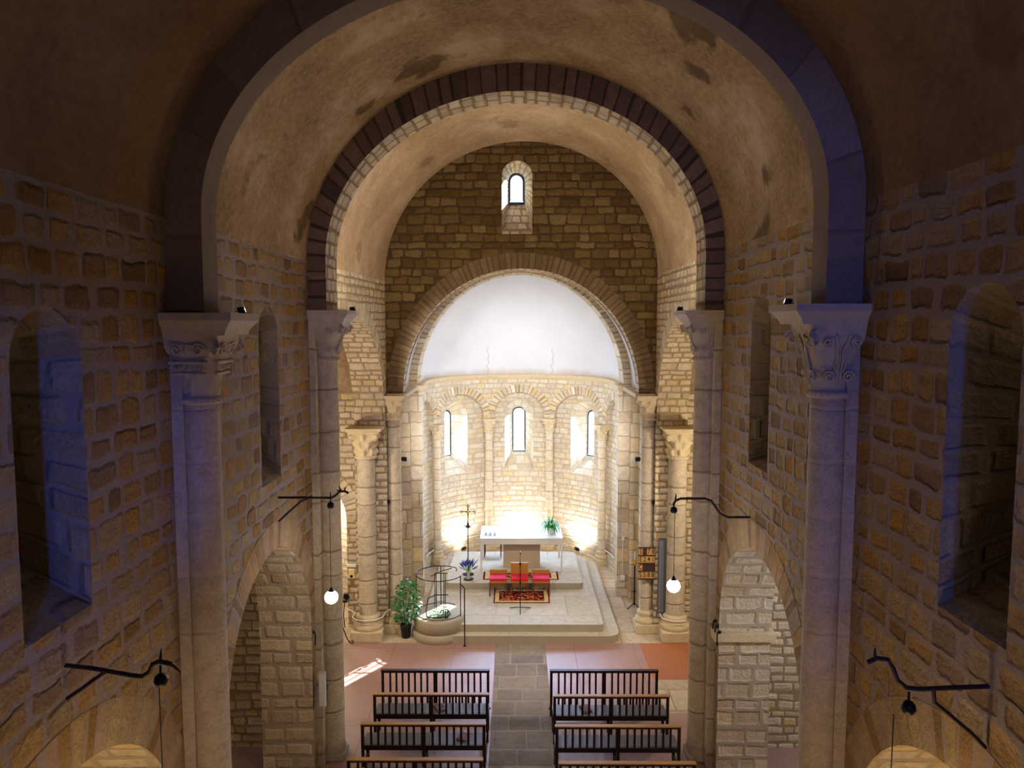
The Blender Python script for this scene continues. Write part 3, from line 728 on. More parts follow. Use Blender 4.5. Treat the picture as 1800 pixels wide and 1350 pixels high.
def scrolls(rb, rt, h, big=False):
    """scroll relief on the four faces of a large capital"""
    mb = MB(); d0 = lambda t: lerp(rb, rt, t**1.6)+0.012
    def P(k, u, z):
        a = k*pi/2; r = d0(min(1, z/h)); return (r*cos(a)-u*sin(a), r*sin(a)+u*cos(a), z)
    for k in range(4):
        for s in (-1, 1):
            if big:      # stem that parts into two scrolls low down and two leaves at the top
                for (cu, cz, R, t0) in ((0.085, 0.24*h, 0.055, 0), (0.13, 0.74*h, 0.05, 2)):
                    mb.tube([P(k, s*(cu+R*(1-q/20)*cos(t0+q*0.62)), cz+R*(1-q/20)*sin(t0+q*0.62)) for q in range(17)], 0.013, 6)
                mb.tube([P(k, s*(0.012+0.05*(q/8)**2), h*(0.10+0.75*q/8)) for q in range(9)], 0.012, 6)
                mb.tube([P(k, s*(0.03+0.02*sin(q)), h*(0.30+0.5*q/8)) for q in range(9)], 0.010, 6)
            else:
                for (cu, cz, R) in ((0.10, 0.78*h, 0.065), (0.02, 0.80*h, 0.04)):
                    mb.tube([P(k, s*(cu+R*(1-q/20)*cos(q*0.62)), cz+R*(1-q/20)*sin(q*0.62)) for q in range(17)], 0.012, 6)
                mb.tube([P(k, s*0.22*q/8*(0.8), h*0.58) for q in range(9)], 0.018, 6)
                mb.tube([P(k, s*0.20*q/8*(0.8), h*0.40) for q in range(9)], 0.014, 6)
                for q in range(3): mb.tube([P(k, s*(0.03+0.055*q)+0.018*cos(w), h*0.49+0.018*sin(w)) for w in (0, 1.2, 2.4, 3.6, 4.8, 6.0)], 0.007, 5)
    return mb
def column(name, label, x, y, r, ztop, caph, abx, aby, abt, mat='shaft', cmat='carved', baseh=0.42, group=None, leaves=8, cat='column', oct_ab=True, off=(0, 0), relief=None):
    """stone column: base, shaft, necking, carved capital and abacus. abx/aby are half sizes of the abacus"""
    t = thing(name, label, cat, (x, y, 0), 0, group)
    zab = ztop-abt; zc = zab-caph
    b = MB(); q = r*(1.75 if baseh > 0.3 else 1.15)
    b.box(-q, q, -q, q, 0, baseh*0.42, 0, bev=0.02)
    if baseh < 0.3: b.lathe([(r*1.12, baseh*0.42), (r*1.12, baseh*0.8), (r*1.0, baseh)], n=28)
    else: b.lathe([(r*1.62, baseh*0.42), (r*1.72, baseh*0.50), (r*1.62, baseh*0.62), (r*1.28, baseh*0.68), (r*1.22, baseh*0.76), (r*1.36, baseh*0.84), (r*1.30, baseh*0.94), (r*1.05, baseh)], n=28)
    b.build('base', [M[cmat]], t)
    s = MB(); k = 14
    s.lathe([(r*(1.03-0.03*i/k), baseh+(zc-0.03-baseh)*i/k) for i in range(k+1)], n=28); s.build('shaft', [M[mat]], t)
    nk = MB(); nk.lathe([(r*1.0, zc-0.06), (r*1.18, zc-0.05), (r*1.25, zc-0.02), (r*1.18, zc+0.01), (r, zc+0.02)], n=28)
    if r > 0.14:
        for j in range(22):
            a = 2*pi*j/22; nk.box(r*1.22*cos(a)-0.010, r*1.22*cos(a)+0.010, r*1.22*sin(a)-0.010, r*1.22*sin(a)+0.010, zc-0.035, zc-0.005)
    nk.build('necking', [M[cmat]], t)
    c = capital_mesh(r*1.05, min(abx, aby)*0.80, caph, amp=0.30 if relief is None else 0.06, leaves=leaves); c.v = [(p[0], p[1], p[2]+zc) for p in c.v]; co = c.build('capital', [M[cmat]], t)
    if relief is not None:
        v = scrolls(r*1.05, min(abx, aby)*0.80, caph, relief); v.v = [(p[0], p[1], p[2]+zc) for p in v.v]; v.build('scroll_relief', [M[cmat]], co)
    if r > 0.14:
        v = volutes(min(abx, aby)*0.76, caph, caph*0.13); v.v = [(p[0], p[1], p[2]+zc) for p in v.v]; v.build('volutes', [M[cmat]], co)
    a = MB(); ox, oy = off
    pr = [(0.80, 0.0), (0.84, 0.25), (0.97, 0.60), (1.0, 0.66), (1.0, 1.0)]
    def ring(f, z):
        X, Y = abx*f, aby*f; return [(-X+ox, -Y+oy, z), (X+ox, -Y+oy, z), (X+ox, Y+oy, z), (-X+ox, Y+oy, z)]
    rows = [ring(f, zab+abt*g) for f, g in pr]
    for i in range(len(rows)-1):
        for j in range(4): a.face([rows[i][j], rows[i][(j+1) % 4], rows[i+1][(j+1) % 4], rows[i+1][j]], None, 0)
    a.face(rows[-1], None, 0); a.face(list(reversed(rows[0])), None, 0)
    a.build('abacus', [M[cmat]], t)
    return t
column('engaged_column', 'nearest column on the left wall, grey shaft under a leaf-carved capital', -2.93, 6.87, 0.165, 7.10, 0.58, 0.44, 0.36, 0.20, mat='shaftn', baseh=0.25, relief=False)
column('engaged_column', 'nearest column on the right wall, with a pale scroll-carved capital', 2.93, 6.87, 0.165, 7.18, 0.62, 0.46, 0.36, 0.18, leaves=4, mat='shaftn', baseh=0.25, relief=True)
column('engaged_column', 'tall column on the left wall behind the hanging globe, carrying the stone ring arch', -2.92, 11.52, 0.165, 7.21, 0.56, 0.42, 0.40, 0.17, baseh=0.25, relief=True)
column('engaged_column', 'tall column on the right wall of stacked drums, carrying the stone ring arch', 2.98, 11.52, 0.165, 7.21, 0.56, 0.42, 0.40, 0.17, baseh=0.25, relief=True)
column('transept_column', 'round column of the left transept arch with a pale leafy capital, beside the votive stand', -3.27, 16.12, 0.20, 4.75, 0.52, 0.40, 0.36, 0.12, cmat='carvedl', baseh=0.55)
column('transept_column', 'round column of the right transept arch with a pale capital, right of the tall grey loudspeaker', 3.60, 16.12, 0.20, 4.75, 0.52, 0.38, 0.36, 0.12, cmat='carvedl', baseh=0.55)
column('choir_column', 'slender column left of the apse opening, behind the green potted shrub', CA-2.86, 16.5, 0.145, 5.42, 0.40, 0.26, 0.26, 0.12, cmat='carvedl', baseh=0.5)
column('choir_column', 'slender column right of the apse opening, behind the hymn board', CA+2.86, 16.5, 0.145, 5.42, 0.40, 0.26, 0.26, 0.12, cmat='carvedl', baseh=0.5)
for c, lb in ((-s2, 'leftmost of the four small columns lining the apse wall'), (-s1, 'small apse column left of the middle window, behind the altar'),
              (s1, 'small apse column right of the middle window, behind the altar plant'), (s2, 'rightmost of the four small columns lining the apse wall')):
    p = mpA(c, 0, 0.0)
    t = column('apse_column', lb, p[0], p[1], 0.115, 4.11, 0.30, 0.20, 0.20, 0.09, mat='shaftsm', cmat='carvedl', baseh=0.4)
    t.rotation_euler = (0, 0, -c/R0)
# pilaster strips behind the nave columns
for k, (x, y0, y1, z) in enumerate(((-3.12, 6.70, 7.03, 7.1), (3.12, 6.70, 7.03, 7.1), (-3.12, 11.20, 11.83, 7.2), (3.14, 11.20, 11.83, 7.2))):
    mb = MB(); mb.box(x-0.10, x+0.10, y0, y1, 0, z, 0); struct(mb.build('trim_%d' % (4+k), [M['shaftn' if k < 2 else 'shaft']]))
# pier blocks between transept arch and apse opening
for k, s in enumerate((-1, 1)):
    mb = MB(); xs = sorted((CA+s*3.0, CA+s*3.70)); mb.box(xs[0], xs[1], 16.28, 16.64, 0, 4.74, 0); struct(mb.build('trim_%d' % (8+k), [M['cross']]))
# impost ledge on the right bay-2 pier
mb = MB(); mb.box(3.06, 4.0, 10.93, 11.2, 2.16, 2.30, 0, bev=0.015); struct(mb.build('trim_10', [M['carvedl']]))

# ================================================================== dais
def rrect(x0, x1, y0, y1, r, n=6, back=True):
    P = []
    for cx, cy, a0 in ((x1-r, y0+r, -pi/2), (x1-r, y1-r, 0), (x0+r, y1-r, pi/2), (x0+r, y0+r, pi)):
        for k in range(n+1): a = a0+pi/2*k/n; P.append((cx+r*cos(a), cy+r*sin(a)))
    return P
t = thing('stepped_dais', 'pale limestone platform of three broad steps carrying the altar', 'platform', (0.05, 15.75, 0))
for nm, (x0, x1, y0, y1, r, z0, z1) in (('lower_step', (-2.17, 2.28, 0, 5.3, 0.28, 0, 0.17)), ('upper_step', (-1.95, 1.95, 0.22, 5.1, 0.12, 0.17, 0.34)), ('altar_step', (-1.77, 1.68, 2.42, 5.0, 0.10, 0.34, 0.50))):
    mb = MB(); mb.prism(rrect(x0, x1, y0, y1, r), z0, z1, 0, top=1); mb.build(nm, [M['daisr'], M['dais']], t)

# ================================================================== altar
t = thing('altar', 'long stone altar table with white cloth top on a broad central pedestal', 'altar', (0.19, 19.03, 0.5))
mb = MB(); mb.box(-1.085, 1.085, 0, 1.2, 0.73, 0.885, 0, bev=0.008); mb.build('tabletop', [M['altarpale']], t)
mb = MB(); mb.box(-1.09, 1.09, -0.008, 1.21, 0.886, 0.898, 0, bev=0.004); mb.build('altar_cloth', [M['white']], t)
mb = MB(); mb.box(-0.48, 0.50, 0.30, 0.90, 0, 0.73, 0, bev=0.006); mb.build('pedestal', [M['altarstone']], t)
for x in (-1.06, 1.06):
    for y in (0.02, 1.16):
        mb = MB(); mb.box(x-0.022, x+0.022, y, y+0.03, 0, 0.73, 0); mb.build('leg', [M['plastic']], t)
# low dark frame table behind
t = thing('side_table', 'low dark wooden frame table behind the altar on its left', 'table', (-0.60, 20.25, 0.5))
mb = MB(); mb.box(-0.24, 0.24, 0, 0.34, 0.36, 0.39, 0); mb.build('tabletop', [M['oakd']], t)
for x in (-0.225, 0.225):
    for y in (0.015, 0.325):
        mb = MB(); mb.box(x-0.015, x+0.015, y-0.015, y+0.015, 0, 0.36, 0); mb.build('leg', [M['bench']], t)

# ================================================================== rugs
def rug(label, x0, x1, y0, y1, z):
    mb = MB(); h = 0.012; w, d = x1-x0, y1-y0; N = 10
    P = [(0, 0), (w, 0), (w, d), (0, d)]
    mb.face([(x, y, h) for x, y in P], [(0, 0), (1, 0), (1, 1), (0, 1)], 0)
    for i in range(4):
        a, b = P[i], P[(i+1) % 4]; mb.face([(*a, 0), (*b, 0), (*b, h), (*a, h)], [(0, 0)]*4, 0)
    o = mb.build('rug', [M['rug']]); o.location = (x0, y0, z+0.001); return tag(o, label, 'rug')
rug('red and cream patterned rug on the dais floor in front of the three seats', -0.50, 0.86, 17.24, 18.14, 0.34)
rug('long red and cream patterned rug at the foot of the altar, behind the seats', -0.80, 1.14, 18.42, 19.0, 0.50)

# ================================================================== seats
def seat(label, x, backh, mat):
    t = thing('presider_chair', label, 'chair', (x, 17.68, 0.34), 0, 'red cushioned seats in front of the altar'); w = 0.215
    mb = MB(); mb.box(-w, w, 0, 0.42, 0.335, 0.375, 0, bev=0.004); mb.build('seat', [M['oak']], t)
    mb = MB(); mb.box(-w+0.005, w-0.005, -0.005, 0.385, 0.375, 0.445, 0, bev=0.022); mb.build('cushion', [M[mat]], t)
    mb = MB(); mb.box(-w, w, 0.39, 0.42, 0.30, backh, 0, bev=0.006); mb.build('backrest', [M['oak']], t)
    mb = MB(); mb.box(-w+0.02, w-0.02, 0.0, 0.018, 0.24, 0.335, 0); mb.build('apron', [M['oakd']], t)
    for sx in (-1, 1):
        for y in (0.02, 0.40):
            mb = MB(); mb.box(sx*(w-0.017)-0.017, sx*(w-0.017)+0.017, y-0.02, y+0.018, 0.0, 0.335, 0); mb.build('leg', [M['oakd']], t)
        mb = MB(); mb.box(sx*(w-0.012)-0.01, sx*(w-0.012)+0.01, 0.02, 0.40, 0.12, 0.15, 0); mb.build('stretcher', [M['oakd']], t)
    return t
seat('left low-backed oak seat with crimson cushion in front of the altar', -0.40, 0.54, 'magenta')
seat('middle oak chair with taller back and red cushion in front of the altar', 0.13, 0.72, 'red')
seat('right low-backed oak seat with crimson cushion in front of the altar', 0.665, 0.54, 'magenta')

# ================================================================== benches
def bench(label, x0, y, tall=False):
    w = 1.925
    t = thing('kneeling_rail' if tall else 'bench', label, 'rail' if tall else 'bench', (x0, y, 0), 0, 'slatted benches in the nave')
    top = 0.85; low = 0.50 if not tall else 0.16
    mb = MB(); yb0, yb1 = 0.0, 0.035
    mb.box(0, w, yb0-0.004, yb1+0.004, low-0.055, low, 0); mb.box(0, w, yb0-0.003, yb1+0.003, top-0.05, top-0.015, 0)
    for x, ww in ((0, 0.045), (w/2-0.035, 0.07), (w-0.045, 0.045)): mb.box(x, x+ww, yb0-0.006, yb1+0.006, low-0.05, top-0.02, 0)
    for h in range(2):
        a = 0.045+h*(w/2-0.01); g = (w/2-0.08)/8
        for k in range(1, 8): mb.box(a+g*k-0.017, a+g*k+0.017, yb0+0.006, yb1-0.006, low, top-0.04, 0)
    mb.build('backrest', [M['bench']], t)
    mb = MB(); mb.box(-0.01, w+0.01, -0.022, 0.058, top-0.018, top, 0, bev=0.004); mb.build('top_rail', [M['bench'] if tall else M['benchtop']], t)
    if not tall:
        mb = MB(); mb.box(0.0, w, 0.045, 0.43, 0.435, 0.465, 0, bev=0.006); mb.build('seat', [M['pad']], t)
        mb = MB(); mb.box(0.03, w-0.03, 0.10, 0.125, 0.36, 0.435, 0); mb.box(0.03, w-0.03, 0.36, 0.385, 0.36, 0.435, 0); mb.build('seat_frame', [M['bench']], t)
        for x in (0.0, w/2-0.02, w-0.045):
            for yy in (0.0, 0.37):
                mb = MB(); mb.box(x, x+0.045, yy, yy+0.045, 0, 0.45, 0); mb.build('leg', [M['bench']], t)
            mb = MB(); mb.box(x+0.008, x+0.036, 0.045, 0.37, 0.13, 0.17, 0); mb.build('stretcher', [M['bench']], t)
    else:
        for x in (0.0, w/2-0.02, w-0.045):
            mb = MB(); mb.box(x, x+0.045, -0.01, 0.045, 0, 0.12, 0); mb.build('leg', [M['bench']], t)
        mb = MB(); mb.box(-0.02, w+0.02, 0.04, 0.07, 0.10, 0.13, 0); mb.build('foot_rail', [M['bench']], t)
    return t
bench('tall slatted kneeling rail in front of the left bench block, nearest the altar', -2.37, 12.73, True)
bench('tall slatted kneeling rail in front of the right bench block, nearest the altar', 0.64, 12.73, True)
b0 = bench('first dark slatted bench left of the aisle, counted from the altar', -2.355, 11.88)
for lb, x, y in (('second dark slatted bench left of the aisle, counted from the altar', -2.37, 10.96), ('dark slatted bench left of the aisle nearest the camera, cut off by the picture edge', -2.375, 10.02),
                 ('first dark slatted bench right of the aisle, counted from the altar', 0.65, 11.83), ('second dark slatted bench right of the aisle, counted from the altar', 0.635, 10.90),
                 ('dark slatted bench right of the aisle nearest the camera, cut off by the picture edge', 0.63, 9.94)):
    dup(b0, lb, (x, y, 0))
def book(label, x, y, z, rz, mat):
    t = thing('hymn_book', label, 'book', (x, y, z), rz)
    mb = MB(); mb.box(-0.075, 0.075, -0.105, 0.105, 0.0, 0.004, 0); mb.box(-0.075, 0.075, -0.105, 0.105, 0.024, 0.028, 0); mb.box(-0.077, -0.072, -0.105, 0.105, 0, 0.028, 0); mb.build('cover', [mat], t)
    mb = MB(); mb.box(-0.072, 0.071, -0.10, 0.10, 0.004, 0.024, 0); mb.build('pages', [M['plastic']], t)
M['bookred'] = plain('brown_book_cover', c3('5a2a20'), 0.6)
book('small brown book lying on the middle of the first left bench', -1.27, 12.13, 0.466, 0.5, M['bookred'])
book('small brown book lying on the second left bench near the aisle', -0.80, 11.24, 0.466, -0.4, M['bookred'])
book('small brown book lying on the first right bench', 1.22, 12.10, 0.466, 0.3, M['bookred'])

# ================================================================== ambo (round pulpit)
AX, AY = -1.69, 16.27
t = thing('ambo', 'round stone ambo with open circular iron railing beside the altar steps', 'pulpit', (AX, AY, 0))
mb = MB(); mb.lathe([(0.61, 0), (0.62, 0.02), (0.62, 0.16), (0.60, 0.175), (0.55, 0.18)], n=48); mb.build('lower_plinth', [M['daisr']], t)
mb = MB(); mb.lathe([(0.55, 0.178), (0.57, 0.19), (0.57, 0.44), (0.56, 0.46), (0.545, 0.47), (0.0, 0.47)], n=48, cap=False); mb.build('upper_plinth', [M['daisr']], t)
def arcpts(r, a0, a1, z, n=40): return [(r*cos(radians(a0+(a1-a0)*k/n)), r*sin(radians(a0+(a1-a0)*k/n)), z) for k in range(n+1)]
mb = MB(); P = arcpts(0.52, -18, -308, 1.40); P += [(P[-1][0]+0.03, P[-1][1]-0.03, 1.40), (P[-1][0]+0.045, P[-1][1]-0.07, 1.37), (P[-1][0]+0.03, P[-1][1]-0.09, 1.34)]
mb.tube(P, 0.011, 8); mb.build('top_rail', [M['iron']], t)
mb = MB(); mb.tube(arcpts(0.52, -18, -308, 0.52), 0.010, 8); mb.build('bottom_rail', [M['iron']], t)
for a in (-20, -178, -268):
    mb = MB(); x, y = 0.52*cos(radians(a)), 0.52*sin(radians(a)); mb.tube([(x, y, 0.47), (x, y, 1.41)], 0.011, 8); mb.build('post', [M['iron']], t)
ls = MB()
for x in (-0.13, -0.095, 0.075, 0.11):
    ls.tube([(x, 0.25, 0.47), (x, 0.25, 1.32)], 0.010, 6)
ls.tube([(-0.12, 0.25, 1.32), (0.16, 0.25, 1.32)], 0.012, 6); ls.tube([(-0.09, 0.25, 0.66), (0.11, 0.25, 0.66)], 0.007, 6)
ls.tube([(-0.20, 0.10, 1.30), (0.0, 0.25, 1.36), (0.26, 0.30, 1.42)], 0.010, 6)
lso = ls.build('book_stand', [M['iron']], t)
mb = MB(); mb.face([(-0.17, 0.14, 1.33), (0.19, 0.14, 1.33), (0.19, 0.36, 1.40), (-0.17, 0.36, 1.40)], None, 0)
mb = MB(); mb.tube([(-0.26, -0.24, 0.485), (-0.28, -0.22, 0.62), (-0.24, -0.10, 0.86), (-0.10, 0.0, 0.90), (0.20, 0.02, 0.90)], 0.012, 6)
mb.tube([(-0.26, -0.24, 0.485), (-0.05, -0.30, 0.49), (0.20, -0.26, 0.50), (0.26, -0.16, 0.52), (0.20, -0.05, 0.56)], 0.012, 6)
mb.tube([(0.17, -0.30, 0.47), (0.17, -0.30, 0.68)], 0.012, 6); mb.tube([(0.21, -0.27, 0.47), (0.21, -0.27, 0.68)], 0.012, 6)
mb.build('kneeler_frame', [M['iron']], t)
# hand rail rod
t = thing('handrail', 'thin black iron handrail rod rising from the floor in front of the ambo', 'rail', (-1.08, 15.62, 0))
mb = MB(); mb.tube([(0, 0, 0), (0, 0, 1.20), (0.005, 0.02, 1.27), (-0.02, 0.06, 1.30), (-0.08, 0.16, 1.31)], 0.013, 8); mb.build('rod', [M['iron']], t)
mb = MB(); mb.lathe([(0.035, 0), (0.035, 0.01), (0.014, 0.018)], n=14); mb.build('floor_flange', [M['iron']], t)

# ================================================================== plants
def leafquad(mb, base, d, L, wd, droop=0.3, mat=0, seg=3, roll=None):
    d = Vector(d).normalized(); side = d.cross(Vector((0, 0, 1)))
    side = side.normalized() if side.length > 0.05 else Vector((1, 0, 0))
    if roll: side = (Matrix.Rotation(roll, 3, d) @ side)
    p = Vector(base); prof = [0.25, 1.0, 0.75, 0.05] if seg == 3 else [0.5, 1.0, 1.0, 0.8, 0.5, 0.05]
    rows = []; dd = d.copy()
    for k in range(len(prof)):
        rows.append([p-side*wd*0.5*prof[k], p+Vector((0, 0, -wd*0.12)), p+side*wd*0.5*prof[k]])
        p = p+dd*(L/(len(prof)-1)); dd = (dd+Vector((0, 0, -droop/(len(prof)-1)*2))).normalized()
    mb.grid(rows, [[(0, 0)]*4]*len(rows), mat, True)
# ficus
t = thing('potted_shrub', 'bushy green potted shrub in a black pot left of the ambo', 'plant', (-2.43, 16.08, 0))
mb = MB(); mb.lathe([(0.085, 0), (0.09, 0.0), (0.125, 0.27), (0.135, 0.275), (0.135, 0.30), (0.118, 0.30), (0.112, 0.25)], n=24, cap=False); mb.lathe([(0.0, 0.001), (0.088, 0.001)], n=24, cap=False)
mb.build('pot', [M['potblack']], t)
mb = MB(); mb.lathe([(0.114, 0.262), (0.0, 0.272)], n=18, cap=False); mb.build('soil', [M['soil']], t)
rg = random.Random(3); st = MB(); fo = MB()
for k in range(5):
    a = k*1.3; tip = (0.16*cos(a)+0.06, 0.14*sin(a), 1.0+rg.uniform(-0.1, 0.22))
    st.tube([(0.03*cos(a), 0.03*sin(a), 0.26), (0.06*cos(a)+0.01, 0.06*sin(a), 0.6), tip], [0.014, 0.009, 0.004], 6)
st.build('stems', [M['stem']], t)
for k in range(620):
    z = rg.uniform(0.36, 1.30); u = (z-0.36)/0.94; R = 0.30*sqrt(max(0.02, sin(pi*min(1, 0.13+u*0.82))))
    a = rg.uniform(0, 2*pi); q = R*sqrt(rg.random())
    px, py = q*cos(a)+0.07*u, q*sin(a)*0.8
    leafquad(fo, (px, py, z), (cos(a)+rg.uniform(-.5, .5), sin(a)+rg.uniform(-.5, .5), rg.uniform(-.5, .5)), rg.uniform(0.06, 0.10), 0.042, 0.4, roll=rg.uniform(-1, 1))
fo.build('foliage', [M['leaf']], t)
# altar plant
t = thing('potted_plant', 'green arching plant in a white pot on the right of the altar', 'plant', (0.98, 19.35, 1.399))
mb = MB(); mb.lathe([(0.13, 0), (0.135, 0.012), (0.10, 0.015)], n=24); mb.build('saucer', [M['potwhite']], t)
mb = MB(); mb.lathe([(0.075, 0.012), (0.08, 0.012), (0.105, 0.19), (0.11, 0.22), (0.098, 0.22), (0.09, 0.18)], n=24, cap=False); mb.build('pot', [M['potwhite']], t)
mb = MB(); mb.lathe([(0.10, 0.195), (0.0, 0.2)], n=18, cap=False); mb.build('soil', [M['soil']], t)
fo = MB()
for k in range(95):
    a = rg.uniform(0, 2*pi); el = rg.uniform(0.2, 1.4); r = 0.05*rg.random()
    leafquad(fo, (r*cos(a), r*sin(a), 0.20+rg.uniform(0, 0.10)), (cos(a)*cos(el), sin(a)*cos(el), sin(el)), rg.uniform(0.25, 0.44), 0.038, rg.uniform(0.9, 1.8), seg=5)
fo.build('foliage', [M['leafl']], t)
# lavender vase
t = thing('flower_vase', 'glass vase of blue flower spikes at the foot of the crucifix', 'vase', (-1.17, 18.45, 0.5)); t.scale = (0.8, 0.8, 0.8)
mb = MB(); mb.lathe([(0.0, 0.0), (0.16, 0.0), (0.165, 0.02), (0.0, 0.022)], n=24, cap=False); mb.build('stand', [M['bronze']], t)
M['vaseglass'] = plain('pale_green_vase_glass', c3('9db09a'), 0.15, spec=0.7)
mb = MB(); mb.lathe([(0.06, 0.02), (0.05, 0.06), (0.045, 0.12), (0.06, 0.24), (0.075, 0.28), (0.068, 0.28), (0.04, 0.14)], n=20, cap=False); mb.build('vase', [M['vaseglass']], t)
fo = MB(); sm = MB()
for k in range(48):
    a = rg.uniform(0, 2*pi); el = rg.uniform(0.55, 1.5); d = Vector((cos(a)*cos(el), sin(a)*cos(el), sin(el))); L = rg.uniform(0.22, 0.34)
    p0 = Vector((0, 0, 0.24)); p1 = p0+d*L; sm.tube([p0-Vector((0, 0, 0.1)), p0, p1], 0.003, 4); p2 = p1+d*rg.uniform(0.10, 0.17); fo.tube([p1-d*0.06, p1, (p1+p2)/2, p2], [0.006, 0.016, 0.013, 0.003], 5)
sm.build('stems', [M['leafl']], t); fo.build('flowers', [M['lav']], t)
# ivy on the ambo
fo = MB()
for k in range(70):
    a = rg.uniform(0, 2*pi); q = 0.16*sqrt(rg.random())
    leafquad(fo, (q*cos(a)*1.3, q*sin(a)*0.8, 0.02+rg.uniform(0, 0.09)), (cos(a), sin(a), rg.uniform(0, 0.8)), rg.uniform(0.05, 0.09), 0.05, 0.5)
o = fo.build('ivy_sprig', [M['leaf']]); o.location = (AX+0.02, AY-0.16, 0.475); tag(o, 'green ivy sprig lying on the sunlit floor of the ambo', 'plant')

# ================================================================== crucifix
t = thing('processional_crucifix', 'tall dark metal crucifix on a pole standing left of the altar', 'crucifix', (-1.20, 18.82, 0.5))
mb = MB(); mb.lathe([(0.15, 0), (0.15, 0.015), (0.08, 0.03), (0.025, 0.08), (0.016, 0.12)], n=24); mb.build('foot', [M['bronze']], t)
mb = MB(); mb.tube([(0, 0, 0.10), (0, 0, 0.7), (0, 0, 1.26)], [0.016, 0.013, 0.011], 10); mb.build('pole', [M['bronze']], t)
mb = MB(); mb.lathe([(0.012, 1.22), (0.05, 1.25), (0.06, 1.28), (0.025, 1.31), (0.03, 1.34), (0.012, 1.38)], n=16)
for s in (-1, 1): mb.tube([(0, 0, 1.26), (s*0.05, 0, 1.245), (s*0.085, 0, 1.27), (s*0.08, 0, 1.31)], 0.009, 6)
mb.build('knop', [M['bronze']], t)
mb = MB(); mb.tube([(0, 0, 1.34), (0, 0, 1.80)], 0.013, 8); mb.tube([(-0.16, 0, 1.66), (0.16, 0, 1.66)], 0.013, 8)
for x, z in ((-0.17, 1.66), (0.17, 1.66), (0, 1.81)):
    for dx, dz in ((0.025, 0), (-0.025, 0), (0, 0.025), (0, -0.025)): mb.lathe([(0.0, -0.016), (0.014, -0.008), (0.016, 0), (0.014, 0.008), (0, 0.016)], (x+dx, 0, z+dz), n=8, cap=False)
co = mb.build('cross', [M['bronze']], t)
mb = MB(); mb.tube([(0, -0.02, 1.44), (0.004, -0.025, 1.54), (0, -0.022, 1.62)], [0.010, 0.016, 0.022], 8)
for s in (-1, 1): mb.tube([(0, -0.02, 1.62), (s*0.07, -0.018, 1.655), (s*0.13, -0.015, 1.67)], [0.010, 0.008, 0.005], 6)
mb.lathe([(0, -0.022), (0.016, -0.01), (0.018, 0.0), (0.012, 0.018), (0, 0.022)], (0, -0.026, 1.66), n=10, cap=False)
mb.build('figure', [M['brass']], co)

# ================================================================== microphone stand
t = thing('microphone_stand', 'thin black microphone stand on a tripod foot in front of the seats', 'microphone stand', (0.14, 16.80, 0.34))
mb = MB(); mb.tube([(0, 0, 0.05), (0, 0, 1.10)], 0.010, 8); mb.build('pole', [M['black']], t)
for a in (-90, 25, 155):
    mb = MB(); x, y = cos(radians(a)), sin(radians(a)); mb.tube([(0, 0, 0.07), (0.13*x, 0.13*y, 0.045), (0.27*x, 0.27*y, 0.012)], 0.011, 6); mb.build('leg', [M['black']], t)
mb = MB(); mb.lathe([(0.02, 1.07), (0.024, 1.09), (0.024, 1.13), (0.016, 1.15)], n=12); mb.build('clutch', [M['black']], t)
mb = MB(); mb.lathe([(0.018, 0.62), (0.02, 0.66), (0.014, 0.70)], n=12); mb.build('height_collar', [M['black']], t)
mb = MB(); mb.tube([(0, 0, 1.12), (0.006, 0.02, 1.36)], 0.005, 6); mb.tube([(0.006, 0.02, 1.32), (0.007, 0.022, 1.39)], [0.010, 0.014], 8); mb.build('gooseneck_microphone', [M['black']], t)

# ================================================================== things on the altar
t = thing('cruet_tray', 'small tray of clear cruets on the left of the altar', 'tray', (-0.62, 19.32, 1.399))
mb = MB(); mb.box(-0.24, 0.20, -0.09, 0.09, 0, 0.008, 0, bev=0.003); mb.build('tray', [M['spkwhite']], t)
M['cruet'] = plain('pale_glass', c3('b8c4c8'), 0.1, spec=0.7)
for x in (-0.13, -0.02, 0.10):
    mb = MB(); mb.lathe([(0.0, 0.008), (0.028, 0.008), (0.034, 0.03), (0.022, 0.06), (0.014, 0.075), (0.02, 0.09), (0, 0.092)], (x, 0, 0), n=14, cap=False); mb.build('cruet', [M['cruet']], t)
mb = MB(); mb.box(-0.45, 0.10, -0.22, 0.22, 0, 0.003, 0); o = mb.build('corporal', [M['potwhite']]); o.location = (0.12, 19.5, 1.399); tag(o, 'folded white linen lying flat on the middle of the altar', 'cloth')

# ================================================================== hymn board
def letter(ch, size, parent, loc, mat):
    cu = bpy.data.curves.new('character', 'FONT'); cu.body = ch; cu.size = size; cu.align_x = 'CENTER'; cu.align_y = 'CENTER'; cu.extrude = 0.001; cu.offset = 0.0015
    o = bpy.data.objects.new('tmp', cu); COL.objects.link(o); dg = bpy.context.evaluated_depsgraph_get()
    me = bpy.data.meshes.new_from_object(o.evaluated_get(dg)); COL.objects.unlink(o); bpy.data.objects.remove(o)
    me.materials.clear(); me.materials.append(mat)
    q = bpy.data.objects.new('character', me); COL.objects.link(q); q.parent = parent; q.location = loc; q.rotation_euler = (pi/2, 0, 0); q.scale = (0.82, 1.22, 1); return q
t = thing('hymn_board', 'dark board with tan number cards S 78 E241 C S588 on the right column', 'sign', (2.98, 16.27, 1.26))
mb = MB(); mb.box(-0.19, 0.19, 0, 0.03, 0, 0.745, 0, bev=0.003); mb.build('board', [M['boardbrown']], t)
mb = MB()
for k in range(5): mb.box(-0.188, 0.188, -0.012, 0.0, 0.004+k*0.180, 0.018+k*0.180, 0)
mb.build('ledge', [M['boardbrown']], t)
